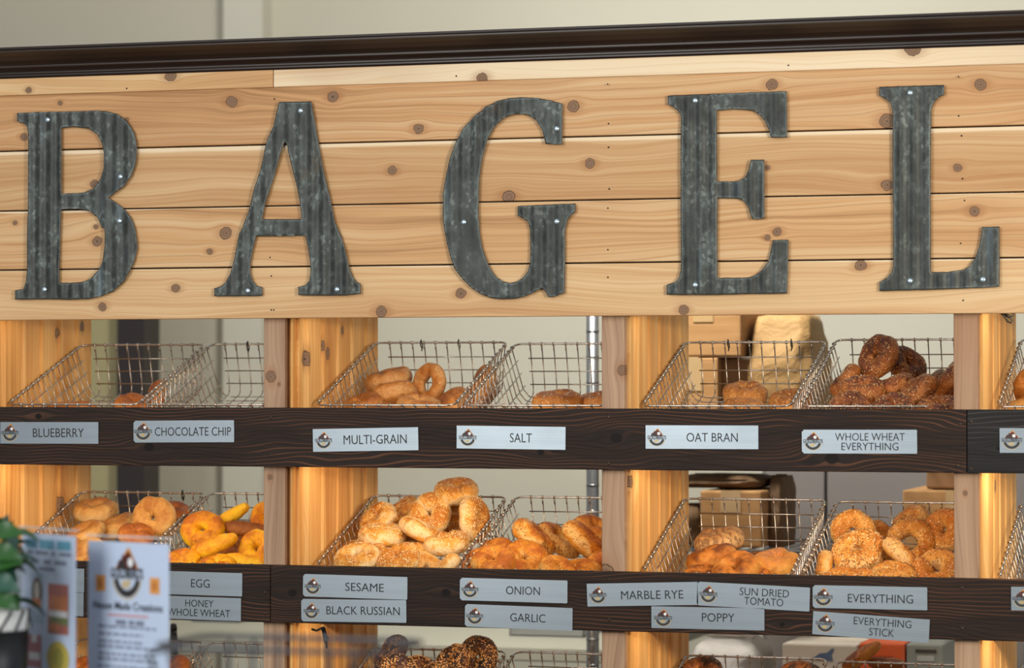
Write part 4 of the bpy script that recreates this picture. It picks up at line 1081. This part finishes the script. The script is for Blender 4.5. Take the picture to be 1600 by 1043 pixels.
sack('paper_bag', 1162, 1268, 492, 696, YB+.02, .24, M_kraft, 'crumpled kraft paper bag behind the OAT BRAN basket, right of the boxes', 'bag', 2, .5)
# middle shelf
zb = zsh
def ybot(z, x, Y):   # picture row of height z at column x
    p = Vector((at(x, 600, Y).x, Y, z)); d = p-CAM; return 521.5-F_PX*d.dot(UP)/d.dot(FW)
yb2 = ybot(shelf_item(zsh), 1200, YB)
bt, W, H = thing_box('cardboard_box', 1094, 1190, 766, yb2, YB, .26, M_card, 'tan cardboard box behind the half empty middle row basket', 'box', group=G)
tape(bt, W, H)
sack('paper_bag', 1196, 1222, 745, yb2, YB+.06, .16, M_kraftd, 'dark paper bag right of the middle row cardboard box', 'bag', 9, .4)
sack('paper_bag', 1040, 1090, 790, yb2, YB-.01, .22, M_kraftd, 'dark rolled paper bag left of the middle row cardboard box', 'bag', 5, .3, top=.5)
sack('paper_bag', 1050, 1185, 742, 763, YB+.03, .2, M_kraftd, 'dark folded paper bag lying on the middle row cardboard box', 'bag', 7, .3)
bt, W, H = thing_box('cardboard_box', 1410, 1530, 765, ybot(shelf_item(zsh), 1440, YB), YB, .26, M_card, 'tan cardboard box behind EVERYTHING heap beside right post', 'box', group=G)
tape(bt, W, H, W*.7)
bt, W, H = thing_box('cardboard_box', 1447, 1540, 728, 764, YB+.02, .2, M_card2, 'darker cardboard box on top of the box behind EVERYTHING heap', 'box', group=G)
# bottom shelf
yb3 = ybot(shelf_item(zs3), 1200, YB)
t = sack('white_sack', 1068, 1176, 1000, yb3, YB, .26, M_sack, 'white cloth sack behind the bottom row left of the cream box', 'sack', 4, .45, top=.55)
M_cream = flat('cream_carton', '#b9ad9b', .7)
bt, W, H = thing_box('carton_box', 1222, 1340, 1004, yb3, YB, .22, M_cream, 'cream carton with a blue grey print behind the bottom row', 'box', group=G)
mb = MB(); s_ = W/118; mb.add([(W*.38, -.001, H-.030), (W*.50, -.001, H-.018), (W*.60, -.001, H-.016), (W*.66, -.001, H-.008), (W*.70, -.001, H-.009), (W*.66, -.001, H-.020), (W*.68, -.001, H-.032)], [tuple(range(7))]); mb.build('printed_mark', flat('blue_grey_print', '#4b5a70', .6), bt)
bt, W, H = thing_box('orange_box', 1343, 1414, 1003, ybot(shelf_item(zs3), 1380, YB), YB, .22, flat('orange_carton', '#c4501c', .5), 'orange carton behind the bottom row baskets', 'box', group=G)
mb = MB(); mb.box((W*.1, -.001, H-.036), (W*.75, 0, H-.024)); mb.build('printed_band', flat('dark_orange_print', '#9a3c14', .5), bt)
bt, W, H = thing_box('grey_box', 1416, 1474, 1005, ybot(shelf_item(zs3), 1440, YB), YB, .22, flat('grey_green_carton', '#7d7f74', .6), 'grey carton with a dark label slot behind the bottom row', 'box', group=G)
mb = MB(); mb.box((W*.25, -.0012, H-.017), (W*.82, 0, H-.010)); mb.build('label_slot', flat('dark_label', '#3a3630', .5), bt)
mb = MB(); mb.box((W*.3, -.0012, H-.032), (W*.75, 0, H-.022)); mb.build('pale_print', flat('pale_print', '#a3a59a', .5), bt)
for k, (x, y, wd_, an, lb) in enumerate([(1346, 1024, 74, 35, 'blurred brown bread stick in front of the orange carton'), (1385, 1036, 60, 0, 'blurred dark loaf in front of the orange carton, lower one')]):
    bagel('smooth' if k == 0 else 'eggbr', 's', x, y, wd_, .45, (0, .3, 1), an, lb, 'bread behind the bottom right basket', 4)
a_ = at(1190, 700, 1.75); b_ = at(1640, 700, 1.75)
cb = empty('shade_block', (a_.x, 1.75, 0), 'added dull grey shade cabinet standing behind the EVERYTHING heap', 'block')  # grey block added to stand for the dark shadow area behind the shelving
mb = MB(); mb.box((0, .002, 0), (b_.x-a_.x, .6, a_.z), bev=.006); mb.build('shade_block_body', flat('shade_grey', '#67625e', .5, .2), cb)  # shade is put into this grey
xs1 = at(1292, 700, 1.75).x-a_.x
for q0, q1 in ((.012, xs1-.003), (xs1+.003, b_.x-a_.x-.012)):  # door shapes on the front of the added shade block
    mb = MB(); mb.box((q0, -.014, .10), (q1, .001, a_.z-.015), bev=.003); d_ = mb.build('door', flat('shade_grey_front', '#746e69', .45, .2), cb)
    mb = MB(); mb.box((q1-.035, -.03, .9), (q1-.022, -.0145, 1.02), bev=.002); mb.build('handle', M_chrome, d_)
settle()
# work table with trays
zt = 1.0
tb = empty('work_table', (-1.4, 1.3, 0), 'pale metal work table behind the left bays', 'table')
mb = MB(); mb.box((0, 0, zt-.03), (1.25, 1.15, zt), bev=.003); mb.build('table_top', flat('pale_worktop', '#a9a694', .4, .1), tb)
for (x, y) in ((.05, .05), (1.2, .05), (.05, 1.1), (1.2, 1.1)):
    mb = MB(); mb.tube([(x, y, 0), (x, y, zt-.03)], .018, 10); mb.build('leg', M_chrome, tb, True)
def tray(px0, px1, py, Y, D, label, food, fcol):
    a_ = at(px0, py, Y); b_ = at(px1, py, Y); W = b_.x-a_.x
    t = empty('sheet_tray', (a_.x, Y, zt+.0005), label, 'tray', 'trays on the work table')
    mb = MB(); h = .022; th = .002
    mb.box((0, 0, 0), (W, D, th)); mb.box((0, 0, 0), (W, th, h)); mb.box((0, D-th, 0), (W, D, h)); mb.box((0, 0, 0), (th, D, h)); mb.box((W-th, 0, 0), (W, D, h))
    mb.build('tray_pan', flat('dull_aluminium', '#8f9190', .4, .7), t)
    rnd = random.Random(int(px0)); mb = MB()
    for i in range(40):
        x, y = rnd.uniform(.04, W-.04), rnd.uniform(.04, D-.04); r = rnd.uniform(.012, .028)
        mb.lathe([(r*.6, 0), (r, r*.3), (r*.8, r*.7), (r*.3, r*.9)], 8, Matrix.Translation((x, y, .002)))
    tag(mb.build(food, [fcol], t, True), kind='stuff')
tray(796, 912, 1000, 1.55, .35, 'tray of orange food scraps behind the GARLIC plate', 'food_pieces', flat('orange_food', '#a8682c', .6))
tray(300, 372, 1000, 1.7, .3, 'tray of yellow food pieces behind the HONEY WHOLE WHEAT plate', 'food_pieces', flat('yellow_food', '#a29638', .6))
# pepper-mill like bottle
p = at(271, 1020, .62)
bt = empty('black_bottle', (p.x, .62, p.z-.06), 'slim black bottle rising right of the taller menu card', 'bottle')
hb = at(271, 975, .62).z - (p.z-.06)
mb = MB(); mb.lathe([(.008, 0), (.0085, .004), (.0085, hb*.75), (.007, hb*.84), (.0065, hb*.9)], 14); mb.build('bottle_body', M_black, bt, True)
mb = MB(); mb.lathe([(.0068, hb*.9), (.0072, hb*.93), (.006, hb), (.003, hb+.002)], 14); mb.build('bottle_cap', M_black, bt, True)
mb = MB(); mb.box((-.03, -.03, -(p.z-.06)), (.03, .03, -.0001), bev=.002); mb.build('stand', M_black, bt)

# cable ties
def tie(px, py, Y, pts, label):
    o = at(px, py, Y); mb = MB()
    for pl_ in pts: mb.tube([(a_*.001, b_*.001, c_*.001) for a_, b_, c_ in pl_], .0019, 6)
    ob = mb.build('cable_tie', M_black, None, True); ob.location = o
    tag(ob, label, 'cable tie', 'black cable ties on the rack')
tie(503, 980, -.004, [[(-18, 0, -3), (-9, -2, -5), (0, 0, -1), (4, 0, 1)], [(0, 0, 0), (3, -2, -10), (6, -3, -22), (9, -3, -28), (10, -3, -20), (7, -2, -12), (4, 0, 0)], [(4, 0, 0), (8, -2, -12), (12, -3, -18)], [(9, -3, -24), (9.5, -3, -34)]], 'looped black cable tie hanging below the BLACK RUSSIAN plate')
tie(1567, 490, .05, [[(-4, 0, 2), (2, -2, -3), (8, -3, -12), (13, -3, -14), (15, -3, -10), (9, -2, -3), (2, 0, 1)], [(0, 0, 0), (10, -3, -5), (16, -3, -2), (17, 0, 2)]], 'looped black cable tie under the sign board at right')

# ------------------------------------------------------------------ foreground counter, menu cards, plant, wire stand
YC = -1.35; ZCT = 1.13
ct = empty('service_counter', (0, YC, 0), 'dark service counter below the menu cards, below the frame', 'counter')
mb = MB(); mb.box((-1.6, -.75, ZCT-.04), (1.9, .35, ZCT), bev=.004); mb.build('counter_top', flat('dark_counter_top', '#3a332e', .35), ct)
mb = MB(); mb.box((-1.5, -.65, 0), (1.8, .28, ZCT-.04)); mb.build('counter_body', flat('counter_panel', '#4b3a2e', .6), ct)
M_paper = flat('pale_blue_paper', '#c3d3ec', .55)
ac = NT('clear_acrylic'); tr = ac.n('ShaderNodeBsdfTransparent'); gl = ac.n('ShaderNodeBsdfGlossy', {'Roughness': .06})
fz = ac.n('ShaderNodeMath', {0: ac.n('ShaderNodeLayerWeight', {'Blend': .08}).outputs['Facing'], 1: .10}, operation='MULTIPLY'); mx = ac.n('ShaderNodeMixShader', {0: fz, 1: tr, 2: gl}); ac.t.links.new(mx.outputs[0], ac.t.nodes['Material Output'].inputs[0]); M_acr = ac.m
M_frost = flat('acrylic_edge', '#d8dde0', .3)
cols = lambda n, c: flat(n, c, .6)
M_txt = cols('menu_text_grey', '#7b859c'); M_ttl = cols('menu_title_teal', '#5f9bb5'); M_ttl2 = cols('menu_title_black', '#22242c'); M_pk = cols('menu_text_pink', '#c99aa4')
M_bag = cols('photo_bagel_brown', '#6b5a52'); M_bag2 = cols('photo_filling_cream', '#c9c2b4'); M_or = cols('photo_orange', '#c4794f'); M_meat = cols('photo_meat', '#a8645a'); M_grn = cols('photo_lettuce', '#76804e'); M_yel = cols('photo_egg_yellow', '#bfae4e'); M_pnk = cols('photo_ham', '#b0767c'); M_wh = cols('photo_white', '#dcdde0'); M_org = cols('bagel_stamp_orange', '#dd9a4c')
def card_stand(x0, x1, ytop, ang, W, label, design):
    p0 = at(x0, ytop, YC); u = Vector((cos(ang), sin(ang), 0))
    H = p0.z - ZCT
    # slide the card so its right edge meets the measured sight line
    t = empty('menu_card', (p0.x, p0.y, ZCT), label, 'menu card', 'menu cards in acrylic stands'); t.rotation_euler = (0, 0, ang)
    # width solved from the sight line through (x1, ytop)
    d = FW + RT*((x1-800)/F_PX) + UP*((521.5-ytop)/F_PX)
    # p0 + u*s == CAM + d*k (xy)
    det = u.x*(-d.y)-u.y*(-d.x); bx, by = CAM.x-p0.x, CAM.y-p0.y; W = (bx*(-d.y)-by*(-d.x))/det
    mb = MB(); mb.box((0, .0, .004), (W, .0006, H-.006)); mb.build('card', M_paper, t)
    mb = MB(); mb.box((-.002, -.0035, 0), (W+.002, -.0015, H)); mb.box((-.002, .0015, 0), (W+.002, .0035, H)); mb.box((-.002, -.03, 0), (W+.002, .03, .003)); mb.build('acrylic_stand', M_acr, t)
    mb = MB(); mb.box((-.002, -.0035, H), (W+.002, .0035, H+.0012)); mb.build('acrylic_top_edge', M_frost, t)
    design(t, W, H)
    return t
def bars(mb, W, rowsb, mi=0):
    for (z, h, segs) in rowsb:
        for (a_, b_) in segs: mb.add([(W*a_, -.0004, z-h), (W*b_, -.0004, z-h), (W*b_, -.0004, z), (W*a_, -.0004, z)], [(0, 1, 2, 3)], mi)
def quad(mb, W, a_, b_, z0, z1_, mi=0, y=-.0004, n=4, ell=False):
    if ell:
        cx_, cz_ = W*(a_+b_)/2, (z0+z1_)/2; mb.add([(cx_+W*(b_-a_)/2*cos(k*pi/8), y, cz_+(z1_-z0)/2*sin(k*pi/8)) for k in range(16)], [tuple(range(16))], mi)
    else: mb.add([(W*a_, y, z0), (W*b_, y, z0), (W*b_, y, z1_), (W*a_, y, z1_)], [(0, 1, 2, 3)], mi)
def design1(t, W, H):
    px = 1/1310.0; T = H
    r = lambda p_: T-(p_-826)*px*.99-.004
    rnd = random.Random(1)
    mb = MB(); bars(mb, W, [(r(838), .011, [(.08, .30), (.34, .62), (.66, .92)])]); mb.build('menu_heading', M_ttl, t)
    mb = MB(); bars(mb, W, [(r(856), .0045, [(.10, .22), (.26, .50), (.56, .64), (.70, .93)]), (r(870), .0045, [(.18, .32), (.42, .54), (.62, .84)]), (r(882), .0035, [(.33, .62)])]); mb.build('menu_text', M_txt, t)
    mb = MB(); quad(mb, W, .18, .42, r(972), r(892), 3); quad(mb, W, .20, .40, r(945), r(898), 0, -.0006, ell=True); quad(mb, W, .25, .35, r(935), r(905), 1, -.0008, ell=True); quad(mb, W, .21, .38, r(946), r(932), 2, -.001)
    mb.build('bagel_picture', [M_bag, M_bag2, M_or, cols('photo_backdrop_blue', '#a8bfd4')], t)
    mb = MB(); quad(mb, W, .50, .88, r(985), r(906), 0); quad(mb, W, .52, .86, r(948), r(925), 1, -.0006); quad(mb, W, .52, .86, r(958), r(948), 2, -.0006); quad(mb, W, .54, .88, r(970), r(958), 3, -.0006); quad(mb, W, .52, .72, r(980), r(968), 1, -.0008)
    mb.build('sandwich_picture', [M_meat, M_or, M_wh, M_grn], t)
    mb = MB(); quad(mb, W, .10, .38, r(1042), r(990), 0); quad(mb, W, .15, .36, r(1030), r(1018), 1, -.0006); quad(mb, W, .20, .30, r(1002), r(990), 1, -.0006); mb.build('ham_picture', [M_pnk, M_wh], t)
    mb = MB(); quad(mb, W, .48, .90, r(1050), r(996), 0, ell=True); quad(mb, W, .60, .80, r(1040), r(1005), 1, -.0006, ell=True); mb.build('egg_picture', [M_yel, cols('photo_olive', '#98913f')], t)
def design2(t, W, H):
    px = 1/1325.0; T = H
    r = lambda p_: T-(p_-835)*px*.985-.004
    o = put('emblem', EMB, t, (W*.49, -.0008, r(889))); o.scale = (W*.40, .2, W*.42*1.15)
    for a_ in (.10, .77):
        mb = MB(); quad(mb, W, a_, a_+.12, r(918), r(892)); quad(mb, W, a_+.03, a_+.09, r(913), r(897), 1, -.0007, ell=True); mb.build('bagel_stamp', [M_org, cols('stamp_brown', '#c47a3a')], t)
    mb = MB(); add_text(mb, 'House Made Creations', W*.07, W*.93, r(946), .010, -.0006, 0, .012); mb.build('menu_title', M_ttl2, t)
    mb = MB(); bars(mb, W, [(r(953), .003, [(.25, .75)])]); mb.build('menu_subtitle', M_pk, t)
    rnd = random.Random(5); mb = MB()
    bars(mb, W, [(r(962), .006, [(.35, .48), (.51, .58), (.60, .70)])])
    y = 972
    while y < 1200:
        x = .12 + rnd.uniform(0, .02); end = rnd.uniform(.65, .92); segs = []
        while x < end: w_ = rnd.uniform(.04, .12); segs.append((x, min(end, x+w_))); x += w_+.02
        bars(mb, W, [(r(y), .0026, segs)]); y += 8 if rnd.random() < .6 else 12
    mb.build('menu_text', M_txt, t)
card_stand(34, 118, 823, R(17-50), .1, 'left pale blue menu card with food pictures in clear stand', design1)
card_stand(138, 264, 836, R(17-38), .1, 'right pale blue menu card with round emblem and text lines', design2)

# plant
M_leaf = NT('leaf_green'); n_ = M_leaf.noise(M_leaf.coord('Object'), 12, 3); M_leaf.bump(n_, .3, .002); M_leaf = M_leaf.done(M_leaf.mix(n_, '#123d1c', '#3a6e2c'), .4, 0, .5)
M_leaf2 = flat('leaf_blue_green', '#2c5546', .45)
pc = at(-14, 1000, -1.45)
pt = empty('potted_plant', (pc.x, -1.45, ZCT), 'leafy green plant in a dark pot at the left photo edge', 'plant')
zp = at(0, 983, -1.45).z-ZCT; zp2 = at(0, 952, -1.45).z-ZCT
mb = MB(); mb.lathe([(.028, 0), (.036, .01), (.042, zp*.6), (.044, zp), (.040, zp), (.036, zp-.01)], 28); mb.build('pot', M_black, pt, True)
mb = MB(); mb.lathe([(.0445, zp), (.0455, zp+.002), (.043, zp2), (.040, zp2), (.040, zp+.003)], 28); mb.build('pot_collar', flat('white_pot_collar', '#d9d9d4', .6), pt, True)
mb = MB()
for k in range(14):
    a_ = 2*pi*k/14; mb.tube([(.0462*cos(a_), .0462*sin(a_), zp+.001), (.0448*cos(a_+.35), .0448*sin(a_+.35), zp2)], .0016, 5)
mb.build('collar_stripes', M_black, pt)
rnd = random.Random(11)
def leaf(mb_len, wd_):
    mb = MB(); n = 10; vs = []
    for i in range(n+1):
        t_ = i/n; w_ = wd_*math.sin(pi*min(1, t_**.8*1.0))**.8*(1-.15*t_) if 0 < t_ < 1 else .0005
        x = mb_len*t_; z = .25*mb_len*sin(t_*2.4)-.28*mb_len*t_*t_
        vs += [(x, -w_, z+w_*.35), (x, 0, z), (x, w_, z+w_*.35)]
    vs2 = [(a_, b_, c_-.0006) for a_, b_, c_ in vs]; m = len(vs)
    fs = []
    for i in range(n):
        for s_ in (0, 1): fs.append((3*i+s_, 3*i+3+s_, 3*i+4+s_, 3*i+1+s_))
    mb.add(vs+vs2, fs+[tuple(q+m for q in f)[::-1] for f in fs]); return mb
for k in range(46):
    an = rnd.uniform(0, 2*pi); hz = zp2 + rnd.uniform(.0, .085); L = rnd.uniform(.030, .055)
    o = leaf(L, rnd.uniform(.010, .016)).build('leaf', M_leaf if rnd.random() < .7 else M_leaf2, pt, True)
    o.location = (.012*cos(an), .012*sin(an), hz); o.rotation_euler = (rnd.uniform(-.4, .4), rnd.uniform(-.6, .3), an)
for (x, y, L, an, m) in [(-12, 836, .040, 5, M_leaf), (-14, 862, .040, -10, M_leaf), (-12, 908, .036, -15, M_leaf2), (-10, 930, .034, -25, M_leaf), (-12, 885, .038, 10, M_leaf)]:
    q = at(x, y, -1.50); o = leaf(L, .013).build('leaf', m, pt, True); o.location = (q.x-pc.x, -.05, q.z-ZCT); o.rotation_euler = (R(60), R(-an), 0)
mb = MB()
for k in range(6):
    a_ = k; mb.tube([(0, 0, zp*.9), (.01*cos(a_), .01*sin(a_), zp2+.04), (.02*cos(a_), .02*sin(a_), zp2+.10)], .0016, 5)
mb.build('stem', M_leaf, pt, True)

# foreground wire stand (strongly out of focus)
YS = -2.25; M_dw = flat('grey_wire', '#4a4c50', .4, .5)
a_ = at(236, 1000, YS); b_ = at(596, 992, YS); zt_ = at(300, 1012, YS).z
ws = empty('wire_stand', (a_.x, YS, ZCT-.02), 'blurred grey wire display stand in the near foreground', 'display stand')
W = b_.x-a_.x; H = zt_-(ZCT-.02); mb = MB()
mb.tube(rrect(0, 0, W, .12, .02, H), .0026, 6, True); mb.build('top_rim', M_dw, ws, True)
mb = MB(); mb.tube(rrect(.01, .01, W-.01, .11, .02, 0.003), .0022, 6, True); mb.build('base_rim', M_dw, ws, True)
mb = MB()
for k in range(1, 9):
    x = W*k/9; mb.tube([(x, 0, H), (x, .01, .003), (x, .11, .003), (x, .12, H)], .0014, 5)
for f in (.32, .62): mb.tube(rrect(.004, .004, W-.004, .116, .02, H*f), .0018, 6, True)
tag(mb.build('wire_mesh', M_dw, ws, True), kind='stuff')
mb = MB(); mb.tube([(-.002, 0, H-.006), (.012, 0, H-.045), (.02, 0, H-.10)], .0022, 6); mb.tube([(-.002, 0, H-.006), (.016, .0, H-.002), (.024, 0, H-.035), (.006, 0, H-.028)], .002, 6)
mb.build('corner_loop', M_dw, ws, True)
